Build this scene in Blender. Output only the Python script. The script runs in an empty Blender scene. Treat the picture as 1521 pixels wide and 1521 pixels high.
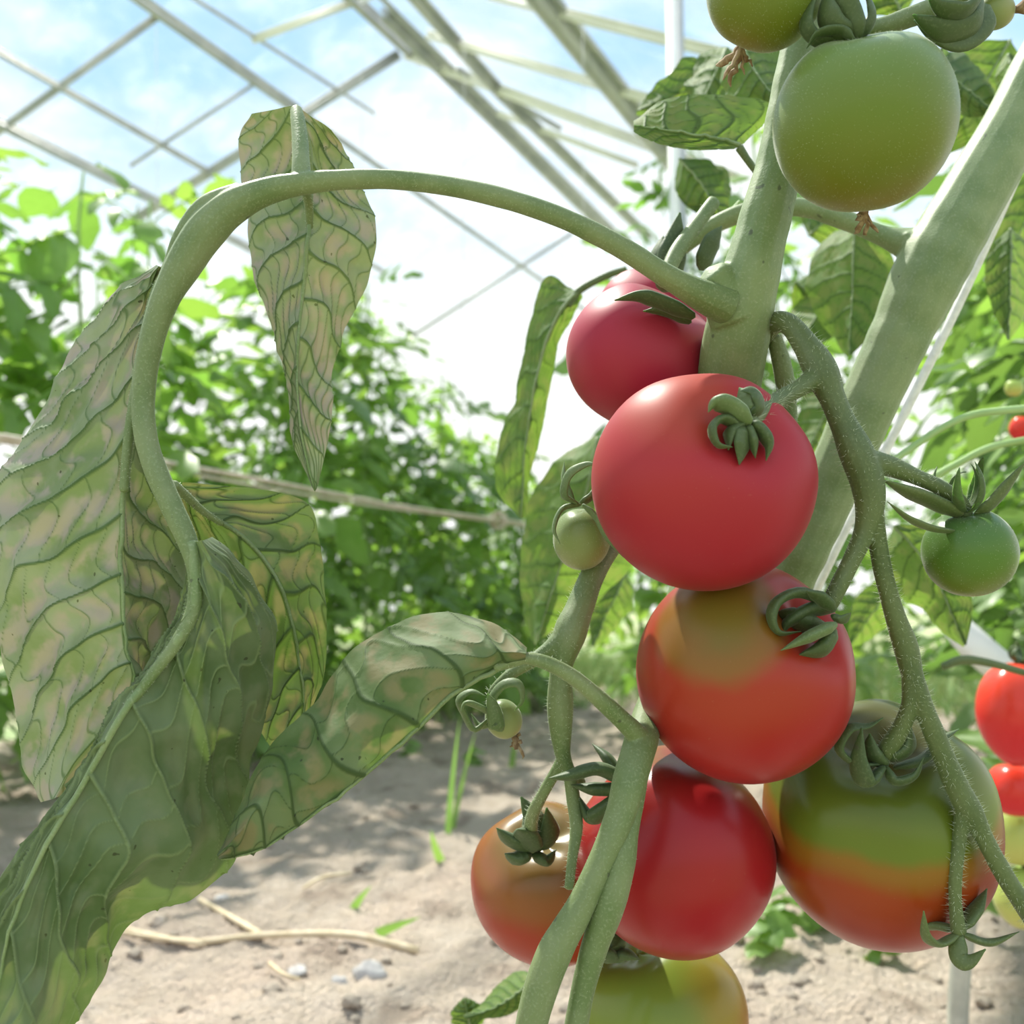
import bpy, math
import numpy as np
from mathutils import Vector, Matrix, Quaternion, noise as mnoise

# ------------------------------------------------------------------ camera, sky, sun, exposure
SC = bpy.context.scene
COL = SC.collection
F = 1500.0                                    # focal length in pixels of a 1521 px frame
PITCH = math.radians(5.3)
CAM = Vector((0, 0, 0.5))
FWD = Vector((0, math.cos(PITCH), math.sin(PITCH)))
RIGHT = Vector((1, 0, 0))
UP = Vector((0, -math.sin(PITCH), math.cos(PITCH)))
cam_data = bpy.data.cameras.new('camera')
cam = bpy.data.objects.new('camera', cam_data)
COL.objects.link(cam)
cam.location = CAM
cam.rotation_euler = (math.pi / 2 + PITCH, 0, 0)
cam_data.sensor_width = 36
cam_data.lens = 36 * F / 1521
cam_data.clip_start = 0.02
cam_data.clip_end = 300
cam_data.dof.use_dof = True
cam_data.dof.focus_distance = 0.43
cam_data.dof.aperture_fstop = 11.0
SC.camera = cam

SUN_DIR = Vector((-0.28, 0.48, 0.83)).normalized()      # towards the sun: ahead, a little to one side, high
SUN_STRENGTH = 7.5
SKY_STRENGTH = 1.25
w = bpy.data.worlds.new('sky')
SC.world = w
w.use_nodes = True
nt = w.node_tree
nt.nodes.clear()
N = nt.nodes.new
L = nt.links.new
tc = N('ShaderNodeTexCoord')
sep = N('ShaderNodeSeparateXYZ')
L(tc.outputs['Generated'], sep.inputs[0])
mp = N('ShaderNodeMapping')
mp.inputs['Scale'].default_value = (1.0, 1.0, 2.2)
mp.inputs['Location'].default_value = (0.35, 0.1, 0.4)
L(tc.outputs['Generated'], mp.inputs[0])
cl = N('ShaderNodeTexNoise')
cl.inputs['Scale'].default_value = 2.2
cl.inputs['Detail'].default_value = 6
cl.inputs['Roughness'].default_value = 0.55
L(mp.outputs[0], cl.inputs[0])
cr = N('ShaderNodeMapRange')
cr.interpolation_type = 'SMOOTHSTEP'
cr.inputs['From Min'].default_value = 0.42
cr.inputs['From Max'].default_value = 0.66
L(cl.outputs[0], cr.inputs[0])
hz = N('ShaderNodeMapRange')                            # haze whitens the sky towards the horizon
hz.interpolation_type = 'SMOOTHSTEP'
hz.inputs['From Min'].default_value = 0.24
hz.inputs['From Max'].default_value = 0.47
hz.inputs['To Min'].default_value = 1
hz.inputs['To Max'].default_value = 0
L(sep.outputs[2], hz.inputs[0])
mx = N('ShaderNodeMath')
mx.operation = 'MAXIMUM'
L(cr.outputs[0], mx.inputs[0])
L(hz.outputs[0], mx.inputs[1])
mc = N('ShaderNodeMix')
mc.data_type = 'RGBA'
mc.inputs[6].default_value = (0.42, 0.66, 0.92, 1)
mc.inputs[7].default_value = (1.0, 1.0, 1.0, 1)
L(mx.outputs[0], mc.inputs[0])
bg = N('ShaderNodeBackground')
bg.inputs[1].default_value = SKY_STRENGTH
L(mc.outputs[2], bg.inputs[0])
wo = N('ShaderNodeOutputWorld')
L(bg.outputs[0], wo.inputs[0])

sun_data = bpy.data.lights.new('sun', 'SUN')
sun_data.energy = SUN_STRENGTH
sun_data.angle = math.radians(1.2)
sun_data.color = (1.0, 0.95, 0.85)
sun = bpy.data.objects.new('sun', sun_data)
COL.objects.link(sun)
sun.rotation_mode = 'QUATERNION'
sun.rotation_quaternion = SUN_DIR.to_track_quat('Z', 'Y')
sun.location = (0, 0, 6)

SC.view_settings.view_transform = 'Standard'
SC.view_settings.look = 'None'
SC.view_settings.exposure = 0.1
SC.view_settings.gamma = 1.0
SC.view_settings.use_curve_mapping = False

# ------------------------------------------------------------------ helpers
rng = np.random.default_rng(11)


def P(px, py, d):
    """the point at distance d along the view axis that the photograph shows at (px, py)"""
    return CAM + FWD * d + RIGHT * ((px - 760.5) / F * d) + UP * ((760.5 - py) / F * d)


def ray(px, py):
    return (FWD + RIGHT * ((px - 760.5) / F) + UP * ((760.5 - py) / F))


def mesh_np(name, V, Q):
    """mesh from an (n,3) vertex array and an (m,k) face array"""
    V = np.ascontiguousarray(V, dtype=np.float32)
    Q = np.ascontiguousarray(Q, dtype=np.int32)
    m = bpy.data.meshes.new(name)
    k = Q.shape[1]
    m.vertices.add(len(V))
    m.vertices.foreach_set('co', V.ravel())
    m.loops.add(Q.size)
    m.loops.foreach_set('vertex_index', Q.ravel())
    m.polygons.add(len(Q))
    m.polygons.foreach_set('loop_start', np.arange(0, Q.size, k, dtype=np.int32))
    m.polygons.foreach_set('loop_total', np.full(len(Q), k, dtype=np.int32))
    m.update(calc_edges=True)
    return m


def smooth(m):
    m.polygons.foreach_set('use_smooth', np.ones(len(m.polygons), dtype=bool))
    m.update()


def set_attr(m, name, vals):
    a = m.attributes.new(name, 'FLOAT', 'POINT')
    a.data.foreach_set('value', np.ascontiguousarray(vals, dtype=np.float32).ravel())


def grid_faces(nu, nv, wrap=False):
    i = np.arange(nu - 1)[:, None]
    j = np.arange(nv if wrap else nv - 1)[None, :]
    j2 = (j + 1) % nv
    return np.stack([i * nv + j, i * nv + j2, (i + 1) * nv + j2, (i + 1) * nv + j], -1).reshape(-1, 4)


def obj(name, mesh, mat, parent=None, world=True, do_smooth=True):
    """one mesh object; with world=True the mesh is in world coordinates"""
    o = bpy.data.objects.new(name, mesh)
    COL.objects.link(o)
    if mat is not None and len(mesh.materials) == 0:
        mesh.materials.append(mat)
    if do_smooth:
        smooth(mesh)
    if parent is not None:
        o.parent = parent
        if world:
            top = parent
            o.matrix_parent_inverse = WM[parent.name].inverted()
            WM[o.name] = Matrix.Identity(4)
    else:
        WM[o.name] = Matrix.Identity(4)
    return o


WM = {}


def empty(name, loc=(0, 0, 0), quat=None):
    o = bpy.data.objects.new(name, None)
    COL.objects.link(o)
    o.empty_display_size = 0.02
    o.location = loc
    if quat is not None:
        o.rotation_mode = 'QUATERNION'
        o.rotation_quaternion = quat
    WM[o.name] = Matrix.Translation(loc) @ (quat.to_matrix().to_4x4() if quat is not None else Matrix.Identity(4))
    return o


def tag(o, label=None, cat=None, group=None, kind=None):
    if label: o['label'] = label
    if cat: o['category'] = cat
    if group: o['group'] = group
    if kind: o['kind'] = kind
    return o


def crom(A, n, power=1.0):
    """Catmull-Rom resampling of A along axis 0"""
    A = np.asarray(A, float)
    R = len(A)
    t = np.linspace(0, 1, n) * (R - 1)
    i = np.clip(np.floor(t).astype(int), 0, R - 2)
    f = (t - i).reshape((-1,) + (1,) * (A.ndim - 1))
    p1 = A[i]; p2 = A[i + 1]
    p0 = np.where((i > 0).reshape(f.shape), A[np.maximum(i - 1, 0)], 2 * p1 - p2)
    p3 = np.where((i < R - 2).reshape(f.shape), A[np.minimum(i + 2, R - 1)], 2 * p2 - p1)
    return 0.5 * (2 * p1 + (p2 - p0) * f + (2 * p0 - 5 * p1 + 4 * p2 - p3) * f * f + (3 * p1 - p0 - 3 * p2 + p3) * f ** 3)


def frames(C):
    T = np.gradient(C, axis=0)
    T /= np.linalg.norm(T, axis=1)[:, None] + 1e-12
    n = np.cross(T[0], [0.13, 0.2, 0.97])
    n /= np.linalg.norm(n)
    Ns = []
    for k in range(len(C)):
        n = n - T[k] * np.dot(n, T[k])
        n /= np.linalg.norm(n) + 1e-12
        Ns.append(n)
    Ns = np.array(Ns)
    return T, Ns, np.cross(T, Ns)


def tube_arrays(C, r, k=12, ribs=0, ribamp=0.0, flat=1.0):
    C = np.asarray(C, float)
    r = np.asarray(r, float)
    T, A, B = frames(C)
    th = np.linspace(0, 2 * math.pi, k, endpoint=False)
    rr = r[:, None] * (1 + ribamp * np.cos(ribs * th)[None, :])
    V = C[:, None, :] + rr[..., None] * (np.cos(th)[None, :, None] * A[:, None, :] + flat * np.sin(th)[None, :, None] * B[:, None, :])
    V = V.reshape(-1, 3)
    Q = grid_faces(len(C), k, True)
    n = len(V)
    V = np.vstack([V, C[0] - T[0] * r[0] * 0.4, C[-1] + T[-1] * r[-1] * 0.4])
    j = np.arange(k)
    j2 = (j + 1) % k
    c0 = np.stack([np.full(k, n), j2, j, j], -1)
    c1 = np.stack([np.full(k, n + 1), (len(C) - 1) * k + j, (len(C) - 1) * k + j2, (len(C) - 1) * k + j2], -1)
    return V, Q, c0[:, :3], c1[:, :3]


class MB:
    """collects pieces of one mesh"""
    def __init__(s):
        s.v = []; s.q = []; s.t = []; s.n = 0

    def add(s, V, Q=None, T=None):
        s.v.append(np.asarray(V, float))
        if Q is not None and len(Q): s.q.append(np.asarray(Q) + s.n)
        if T is not None and len(T): s.t.append(np.asarray(T) + s.n)
        s.n += len(V)

    def tube(s, C, r, k=12, **kw):
        V, Q, a, b = tube_arrays(C, r, k, **kw)
        s.add(V, Q, np.vstack([a, b]))
        return s

    def box(s, c, ax, ay, az):
        """box from its centre and three half-axis vectors"""
        c, ax, ay, az = [np.array(x, float) for x in (c, ax, ay, az)]
        V = [c + i * ax + j * ay + k * az for k in (-1, 1) for j in (-1, 1) for i in (-1, 1)]
        s.add(V, [[0, 2, 3, 1], [4, 5, 7, 6], [0, 1, 5, 4], [2, 6, 7, 3], [0, 4, 6, 2], [1, 3, 7, 5]])
        return s

    def mesh(s, name):
        V = np.vstack(s.v)
        m = bpy.data.meshes.new(name)
        Q = np.vstack(s.q) if s.q else np.zeros((0, 4), int)
        T = np.vstack(s.t) if s.t else np.zeros((0, 3), int)
        m.vertices.add(len(V))
        m.vertices.foreach_set('co', V.astype(np.float32).ravel())
        m.loops.add(Q.size + T.size)
        m.loops.foreach_set('vertex_index', np.concatenate([Q.ravel(), T.ravel()]).astype(np.int32))
        m.polygons.add(len(Q) + len(T))
        st = np.concatenate([np.arange(len(Q)) * 4, Q.size + np.arange(len(T)) * 3]).astype(np.int32)
        to = np.concatenate([np.full(len(Q), 4), np.full(len(T), 3)]).astype(np.int32)
        m.polygons.foreach_set('loop_start', st)
        m.polygons.foreach_set('loop_total', to)
        m.update(calc_edges=True)
        return m


HAIR_SRC = []            # (curve points, radii) of the stems that carry hairs


def pts_px(pts, n=None):
    """[(px, py, depth, width_px)] -> smooth centre line and radii"""
    A = np.array([list(P(a, b, d)) + [wd / 2 / F * d] for a, b, d, wd in pts])
    n = n or max(8, (len(pts) - 1) * 10)
    B = crom(A, n)
    return B[:, :3], np.maximum(B[:, 3], 0.0002)


def wobble(C, r, amp=0.04, seed=0):
    rr = r.copy()
    for k in range(len(r)):
        rr[k] *= 1 + amp * mnoise.noise(Vector(C[k]) * 90 + Vector((seed, 0, 0)))
    return rr


# ------------------------------------------------------------------ materials
def nodes_mat(name):
    m = bpy.data.materials.new(name)
    m.use_nodes = True
    t = m.node_tree
    b = t.nodes['Principled BSDF']
    return m, t, b


def mixc(t, fac, a, b):
    n = t.nodes.new('ShaderNodeMix')
    n.data_type = 'RGBA'
    if hasattr(fac, 'links'): t.links.new(fac, n.inputs[0])
    else: n.inputs[0].default_value = fac
    for i, c in ((6, a), (7, b)):
        if hasattr(c, 'links'): t.links.new(c, n.inputs[i])
        else: n.inputs[i].default_value = tuple(c) + (1,)
    return n.outputs[2]


def noise_n(t, scale, detail=3, rough=0.5, coord='Object'):
    c = t.nodes.new('ShaderNodeTexCoord')
    n = t.nodes.new('ShaderNodeTexNoise')
    n.inputs['Scale'].default_value = scale
    n.inputs['Detail'].default_value = detail
    n.inputs['Roughness'].default_value = rough
    t.links.new(c.outputs[coord], n.inputs['Vector'])
    return n.outputs[0]


def mrange(t, v, a, b, c=0.0, d=1.0, smoothst=True):
    n = t.nodes.new('ShaderNodeMapRange')
    if smoothst: n.interpolation_type = 'SMOOTHSTEP'
    t.links.new(v, n.inputs[0])
    for k, x in zip((1, 2, 3, 4), (a, b, c, d)): n.inputs[k].default_value = x
    return n.outputs[0]


def math_n(t, op, a, b):
    n = t.nodes.new('ShaderNodeMath')
    n.operation = op
    for i, x in enumerate((a, b)):
        if hasattr(x, 'links'): t.links.new(x, n.inputs[i])
        else: n.inputs[i].default_value = x
    return n.outputs[0]


def attr(t, name):
    n = t.nodes.new('ShaderNodeAttribute')
    n.attribute_name = name
    return n.outputs['Fac']


def bump(t, b, height, strength, dist):
    n = t.nodes.new('ShaderNodeBump')
    n.inputs['Strength'].default_value = strength
    n.inputs['Distance'].default_value = dist
    t.links.new(height, n.inputs['Height'])
    t.links.new(n.outputs[0], b.inputs['Normal'])
    return n


def simple_mat(name, c1, c2, scale=30, rough=0.6, bumpd=0.0, **kw):
    m, t, b = nodes_mat(name)
    nz = noise_n(t, scale, 4)
    t.links.new(mixc(t, mrange(t, nz, 0.35, 0.65), c1, c2), b.inputs['Base Color'])
    b.inputs['Roughness'].default_value = rough
    for k, v in kw.items(): b.inputs[k].default_value = v
    if bumpd: bump(t, b, nz, 0.6, bumpd)
    return m


def stem_mat(name, c1, c2, c3):
    m, t, b = nodes_mat(name)
    nz = noise_n(t, 45, 4)
    fine = noise_n(t, 900, 2)
    spots = noise_n(t, 160, 1)
    col = mixc(t, mrange(t, nz, 0.3, 0.7), c1, c2)
    col = mixc(t, mrange(t, fine, 0.5, 0.75, 0, 0.5), col, c3)
    col = mixc(t, mrange(t, spots, 0.745, 0.79, 0, 0.7), col, (0.05, 0.055, 0.03))
    t.links.new(col, b.inputs['Base Color'])
    b.inputs['Roughness'].default_value = 0.55
    b.inputs['Sheen Weight'].default_value = 0.12
    b.inputs['Sheen Roughness'].default_value = 0.4
    b.inputs['Sheen Tint'].default_value = (0.9, 1.0, 0.8, 1)
    b.inputs['Subsurface Weight'].default_value = 0.15
    b.inputs['Subsurface Radius'].default_value = (0.4, 0.8, 0.2)
    b.inputs['Subsurface Scale'].default_value = 0.004
    bump(t, b, fine, 0.25, 0.0004)
    return m


def leaf_mat(name, base, dark, vein, blotch, trans, tfac=0.38, blotch_amt=0.8):
    """veined leaf seen from its pale underside: pigment follows the vein and cell attributes of the blade"""
    m, t, b = nodes_mat(name)
    nz = noise_n(t, 30, 4)
    nz2 = noise_n(t, 75, 3)
    ve = attr(t, 'vein')
    ce = attr(t, 'cell')
    col = mixc(t, mrange(t, nz, 0.38, 0.64), base, dark)
    bl = math_n(t, 'MULTIPLY', mrange(t, ce, 0.25, 0.75), mrange(t, nz2, 0.42, 0.58, 0, blotch_amt))
    col = mixc(t, bl, col, blotch)
    col = mixc(t, mrange(t, ve, 0.15, 0.8, 0, 0.85), col, vein)
    sp = noise_n(t, 260, 1)
    col = mixc(t, mrange(t, sp, 0.755, 0.78, 0, 0.85), col, (0.03, 0.03, 0.02))
    t.links.new(col, b.inputs['Base Color'])
    b.inputs['Roughness'].default_value = 0.65
    b.inputs['Specular IOR Level'].default_value = 0.3
    b.inputs['Sheen Weight'].default_value = 0.08
    b.inputs['Sheen Roughness'].default_value = 0.4
    bump(t, b, noise_n(t, 500, 3), 0.25, 0.0005)
    tr = t.nodes.new('ShaderNodeBsdfTranslucent')
    tcol = mixc(t, mrange(t, ve, 0.15, 0.8, 0, 0.8), trans, tuple(x * 0.35 for x in trans))
    tcol = mixc(t, math_n(t, 'MULTIPLY', bl, 0.6), tcol, (0.45, 0.36, 0.12))
    t.links.new(tcol, tr.inputs[0])
    ms = t.nodes.new('ShaderNodeMixShader')
    ms.inputs[0].default_value = tfac
    t.links.new(b.outputs[0], ms.inputs[1])
    t.links.new(tr.outputs[0], ms.inputs[2])
    t.links.new(ms.outputs[0], t.nodes['Material Output'].inputs[0])
    return m


def far_leaf_mat(name, c1, c2, trans, tfac=0.45):
    m, t, b = nodes_mat(name)
    oi = t.nodes.new('ShaderNodeObjectInfo')
    nz = noise_n(t, 6, 3)
    col = mixc(t, oi.outputs['Random'], c1, c2)
    col = mixc(t, mrange(t, nz, 0.4, 0.65, 0, 0.4), col, tuple(x * 0.6 for x in c1))
    t.links.new(col, b.inputs['Base Color'])
    b.inputs['Roughness'].default_value = 0.42
    tr = t.nodes.new('ShaderNodeBsdfTranslucent')
    t.links.new(mixc(t, oi.outputs['Random'], trans, tuple(x * y for x, y in zip(trans, (0.6, 0.8, 0.7)))), tr.inputs[0])
    ms = t.nodes.new('ShaderNodeMixShader')
    ms.inputs[0].default_value = tfac
    t.links.new(b.outputs[0], ms.inputs[1])
    t.links.new(tr.outputs[0], ms.inputs[2])
    t.links.new(ms.outputs[0], t.nodes['Material Output'].inputs[0])
    return m


M = {}
M['stem'] = stem_mat('stem_green', (0.18, 0.225, 0.095), (0.11, 0.165, 0.05), (0.26, 0.31, 0.17))
M['stem_pale'] = stem_mat('stem_pale', (0.21, 0.27, 0.12), (0.14, 0.205, 0.075), (0.29, 0.34, 0.20))
M['stem_dark'] = stem_mat('stem_dark', (0.105, 0.14, 0.045), (0.07, 0.105, 0.028), (0.17, 0.21, 0.09))
M['sepal'] = stem_mat('sepal_green', (0.066, 0.10, 0.032), (0.042, 0.075, 0.020), (0.12, 0.16, 0.07))
M['sepal_pale'] = stem_mat('sepal_pale', (0.13, 0.185, 0.07), (0.09, 0.14, 0.045), (0.20, 0.25, 0.13))
M['hair'] = simple_mat('stem_hair', (0.62, 0.70, 0.50), (0.72, 0.78, 0.60), 60, 0.4)
M['leaf_grey'] = leaf_mat('leaf_grey_green', (0.29, 0.325, 0.215), (0.17, 0.23, 0.10), (0.075, 0.14, 0.04), (0.37, 0.305, 0.285), (0.20, 0.27, 0.06), 0.17)
M['leaf_green'] = leaf_mat('leaf_pale_green', (0.135, 0.185, 0.095), (0.07, 0.115, 0.042), (0.21, 0.28, 0.13), (0.16, 0.20, 0.12), (0.14, 0.22, 0.03), 0.22, 0.5)
M['leaf_yellow'] = leaf_mat('leaf_mottled', (0.185, 0.24, 0.11), (0.09, 0.15, 0.042), (0.05, 0.09, 0.024), (0.25, 0.215, 0.11), (0.11, 0.19, 0.02), 0.30)
M['leaf_up'] = leaf_mat('leaf_fresh', (0.150, 0.232, 0.075), (0.083, 0.158, 0.045), (0.075, 0.135, 0.038), (0.210, 0.225, 0.090), (0.225, 0.375, 0.038), 0.45, 0.4)
M['far_leaf'] = far_leaf_mat('far_leaf', (0.14, 0.26, 0.06), (0.27, 0.40, 0.12), (0.42, 0.64, 0.09), 0.48)
M['far_leaf_dark'] = far_leaf_mat('far_leaf_dark', (0.09, 0.175, 0.05), (0.18, 0.28, 0.09), (0.26, 0.42, 0.07), 0.38)
M['far_stem'] = simple_mat('far_stem', (0.28, 0.42, 0.14), (0.35, 0.50, 0.20), 20, 0.6)
M['dry'] = simple_mat('dried_flower', (0.20, 0.12, 0.06), (0.36, 0.27, 0.17), 300, 0.85, 0.0006)
M['metal'] = simple_mat('greenhouse_steel', (0.40, 0.42, 0.45), (0.52, 0.53, 0.55), 8, 0.5, Metallic=0.1)
M['white_metal'] = simple_mat('white_painted_bar', (0.88, 0.88, 0.87), (0.95, 0.95, 0.94), 8, 0.45)
M['cane'] = simple_mat('cane', (0.55, 0.46, 0.34), (0.68, 0.60, 0.48), 40, 0.7)
M['string'] = simple_mat('string', (0.70, 0.69, 0.66), (0.82, 0.81, 0.78), 200, 0.7)
M['stone'] = simple_mat('stone', (0.35, 0.33, 0.32), (0.50, 0.48, 0.46), 40, 0.85, 0.004)
M['clod'] = simple_mat('dry_soil_clod', (0.44, 0.35, 0.27), (0.64, 0.55, 0.45), 90, 0.95, 0.01)
M['straw'] = simple_mat('straw', (0.60, 0.48, 0.30), (0.72, 0.60, 0.42), 60, 0.7)
M['wood'] = simple_mat('weathered_stake', (0.38, 0.38, 0.32), (0.50, 0.50, 0.42), 30, 0.8, 0.001)
M['sheet'] = simple_mat('white_sheet', (0.78, 0.78, 0.76), (0.85, 0.85, 0.83), 5, 0.5)
M['grass_mass'] = simple_mat('grass_mass', (0.16, 0.30, 0.07), (0.42, 0.52, 0.20), 7, 0.5)
M['grass'] = far_leaf_mat('grass_blade', (0.20, 0.36, 0.10), (0.32, 0.48, 0.16), (0.40, 0.62, 0.10), 0.4)


def soil_mat():
    m, t, b = nodes_mat('dry_soil')
    n1 = noise_n(t, 3.0, 6, 0.6)
    n2 = noise_n(t, 28, 5, 0.65)
    n3 = noise_n(t, 140, 3, 0.6)
    col = mixc(t, mrange(t, n1, 0.35, 0.65), (0.46, 0.365, 0.29), (0.60, 0.50, 0.41))
    col = mixc(t, mrange(t, n2, 0.40, 0.62), col, (0.52, 0.42, 0.33))
    col = mixc(t, mrange(t, n3, 0.58, 0.75, 0, 0.6), col, (0.70, 0.62, 0.53))
    soil_dapple = noise_n(t, 5.5, 4, 0.6)
    col = mixc(t, mrange(t, soil_dapple, 0.54, 0.66, 0, 0.65), col, (0.27, 0.20, 0.15))  # patches of darker soil and of dappled shade, both painted into the colour
    t.links.new(col, b.inputs['Base Color'])
    b.inputs['Roughness'].default_value = 0.95
    bump(t, b, math_n(t, 'ADD', n2, math_n(t, 'MULTIPLY', n3, 0.6)), 1.0, 0.03)
    return m


def outside_mat():
    m, t, b = nodes_mat('outside_field')
    n1 = noise_n(t, 0.4, 5)
    t.links.new(mixc(t, mrange(t, n1, 0.4, 0.6), (0.20, 0.30, 0.10), (0.38, 0.36, 0.22)), b.inputs['Base Color'])
    b.inputs['Roughness'].default_value = 0.95
    return m


def glass_mat():
    m, t, b = nodes_mat('greenhouse_glass')
    tr = t.nodes.new('ShaderNodeBsdfTransparent')
    tr.inputs[0].default_value = (0.97, 0.985, 0.98, 1)
    gl = t.nodes.new('ShaderNodeBsdfGlossy')
    gl.inputs['Roughness'].default_value = 0.03
    m1 = t.nodes.new('ShaderNodeMixShader')
    m1.inputs[0].default_value = 0.025
    t.links.new(tr.outputs[0], m1.inputs[1])
    t.links.new(gl.outputs[0], m1.inputs[2])
    df = t.nodes.new('ShaderNodeBsdfTranslucent')
    df.inputs[0].default_value = (0.85, 0.86, 0.84, 1)
    m2 = t.nodes.new('ShaderNodeMixShader')
    t.links.new(mrange(t, noise_n(t, 2.5, 5, 0.6), 0.45, 0.75, 0.0, 0.10), m2.inputs[0])
    t.links.new(m1.outputs[0], m2.inputs[1])
    t.links.new(df.outputs[0], m2.inputs[2])
    t.links.new(m2.outputs[0], t.nodes['Material Output'].inputs[0])
    return m


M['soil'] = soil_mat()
M['outside'] = outside_mat()
M['glass'] = glass_mat()


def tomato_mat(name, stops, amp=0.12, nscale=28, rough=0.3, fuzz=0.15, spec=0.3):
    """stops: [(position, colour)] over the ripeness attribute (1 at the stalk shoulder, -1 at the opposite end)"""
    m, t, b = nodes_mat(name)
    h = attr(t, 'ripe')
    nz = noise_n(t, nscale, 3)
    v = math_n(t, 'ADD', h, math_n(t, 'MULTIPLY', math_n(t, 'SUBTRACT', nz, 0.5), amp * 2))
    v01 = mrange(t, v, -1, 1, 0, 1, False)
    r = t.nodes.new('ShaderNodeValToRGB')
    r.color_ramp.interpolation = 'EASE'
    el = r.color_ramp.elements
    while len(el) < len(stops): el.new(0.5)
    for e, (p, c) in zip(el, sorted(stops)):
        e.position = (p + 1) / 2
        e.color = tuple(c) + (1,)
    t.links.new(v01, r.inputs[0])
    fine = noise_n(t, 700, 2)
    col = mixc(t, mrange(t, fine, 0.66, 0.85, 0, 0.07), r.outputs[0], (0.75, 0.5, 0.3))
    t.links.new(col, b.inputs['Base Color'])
    b.inputs['Roughness'].default_value = rough
    b.inputs['Specular IOR Level'].default_value = spec
    b.inputs['Subsurface Weight'].default_value = 0.08
    b.inputs['Subsurface Radius'].default_value = (1.0, 0.35, 0.15)
    b.inputs['Subsurface Scale'].default_value = 0.008
    b.inputs['Sheen Weight'].default_value = fuzz
    b.inputs['Sheen Roughness'].default_value = 0.3
    return m


RED = (0.60, 0.030, 0.045)
DEEP = (0.32, 0.008, 0.012)
ORANGE = (0.62, 0.16, 0.03)
OLIVE = (0.30, 0.22, 0.045)
GREEN = (0.20, 0.30, 0.045)

# ------------------------------------------------------------------ greenhouse (structure)
VPX = 1500
U = ray(VPX, 760.5 + F * math.tan(PITCH)); U.z = 0; U.normalize()      # along the house
V_ = Vector((U.y, -U.x, 0))                                            # across it
RIDGE_H = 3.6
r0 = ray(600, 75)
RIDGE = CAM + r0 * ((RIDGE_H - CAM.z) / r0.z)
BETA = math.radians(25)
DOWN = {-1: (-V_ * math.cos(BETA) - Vector((0, 0, math.sin(BETA)))), 1: (V_ * math.cos(BETA) - Vector((0, 0, math.sin(BETA))))}
NRM = {s: (DOWN[s].cross(U) * (1 if DOWN[s].cross(U).z > 0 else -1)).normalized() for s in (-1, 1)}


def on_roof(px, py, s):
    d = ray(px, py)
    return CAM + d * ((RIDGE - CAM).dot(NRM[s]) / d.dot(NRM[s]))


roof = empty('ceiling', RIDGE)
tag(roof, 'pitched greenhouse roof of steel bars and clear glass panes', kind='structure')


def bar(name, s, x0, y0, x1, y1, w0, mat, ext0=0.0, ext1=0.0, thick=1.0):
    a = on_roof(x0, y0, s); b = on_roof(x1, y1, s)
    dv = (b - a)
    a = a - dv * ext0
    b = b + dv * ext1
    mid = (on_roof(x0, y0, s) - CAM).dot(FWD) * 0.5 + (on_roof(x1, y1, s) - CAM).dot(FWD) * 0.5
    hw = w0 / 2 / F * mid
    t = (b - a).normalized()
    side = t.cross(NRM[s]).normalized()
    mb = MB()
    # an angle bar: a flat flange with a web standing under it
    c = (a + b) / 2
    mb.box(c, t * (b - a).length / 2, side * hw, NRM[s] * hw * 0.25)
    mb.box(c - NRM[s] * hw * 0.8 * thick, t * (b - a).length / 2, side * hw * 0.35, NRM[s] * hw * 0.8 * thick)
    return obj(name, mb.mesh(name), M[mat], roof, do_smooth=False)


bar('purlin', -1, 210, 0, 440, 162, 17, 'metal', 1.5, 0)
bar('purlin', -1, 442, 163, 830, 434, 7, 'metal', 0, 1.0)
bar('purlin', -1, 0, 78, 200, 192, 10, 'metal', 1.0, 3.0)
bar('purlin', -1, 0, 182, 100, 232, 15, 'metal', 2.0, 6.0)
bar('purlin', -1, 292, 0, 380, 56, 6, 'metal', 1.0, 2.5)
bar('rafter', -1, 240, 18, 0, 192, 10, 'metal', 0.0, 0.8)
bar('rafter', -1, 592, 78, 445, 170, 13, 'metal', 0, 2.0)
bar('rafter', -1, 528, 0, 380, 55, 11, 'white_metal', 0.3, 0.05)
bar('rafter', -1, 380, 122, 285, 185, 5, 'metal', 0, 1.0)
bar('rafter', -1, 850, 345, 690, 448, 5, 'metal', 0, 1.5)
bar('ridge_bar', -1, 527, 0, 605, 72, 20, 'metal', 2.0, 0.2)
bar('ridge_bar', 1, 672, 112, 860, 298, 16, 'metal', 0.35, 0.8)
bar('purlin', 1, 572, 0, 838, 265, 6, 'metal', 1.0, 0.5)
bar('purlin', 1, 628, 0, 742, 130, 19, 'metal', 1.5, 0)
bar('purlin', 1, 742, 130, 872, 258, 16, 'metal', 0, 1.0)
bar('purlin', 1, 818, 0, 930, 142, 34, 'metal', 1.5, 1.5)
bar('rafter', 1, 604, 76, 930, 198, 15, 'white_metal', 0.0, 0.5)
bar('rafter', 1, 680, 60, 915, 128, 14, 'white_metal', 0.2, 0.7)
bar('rafter', 1, 770, -2, 1000, 56, 16, 'white_metal', 0.2, 0.5)
bar('rafter', 1, 680, 100, 800, 170, 7, 'metal', 0, 0.3)
bar('rafter', 1, 740, 165, 900, 225, 9, 'white_metal', 0, 0.3)
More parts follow.
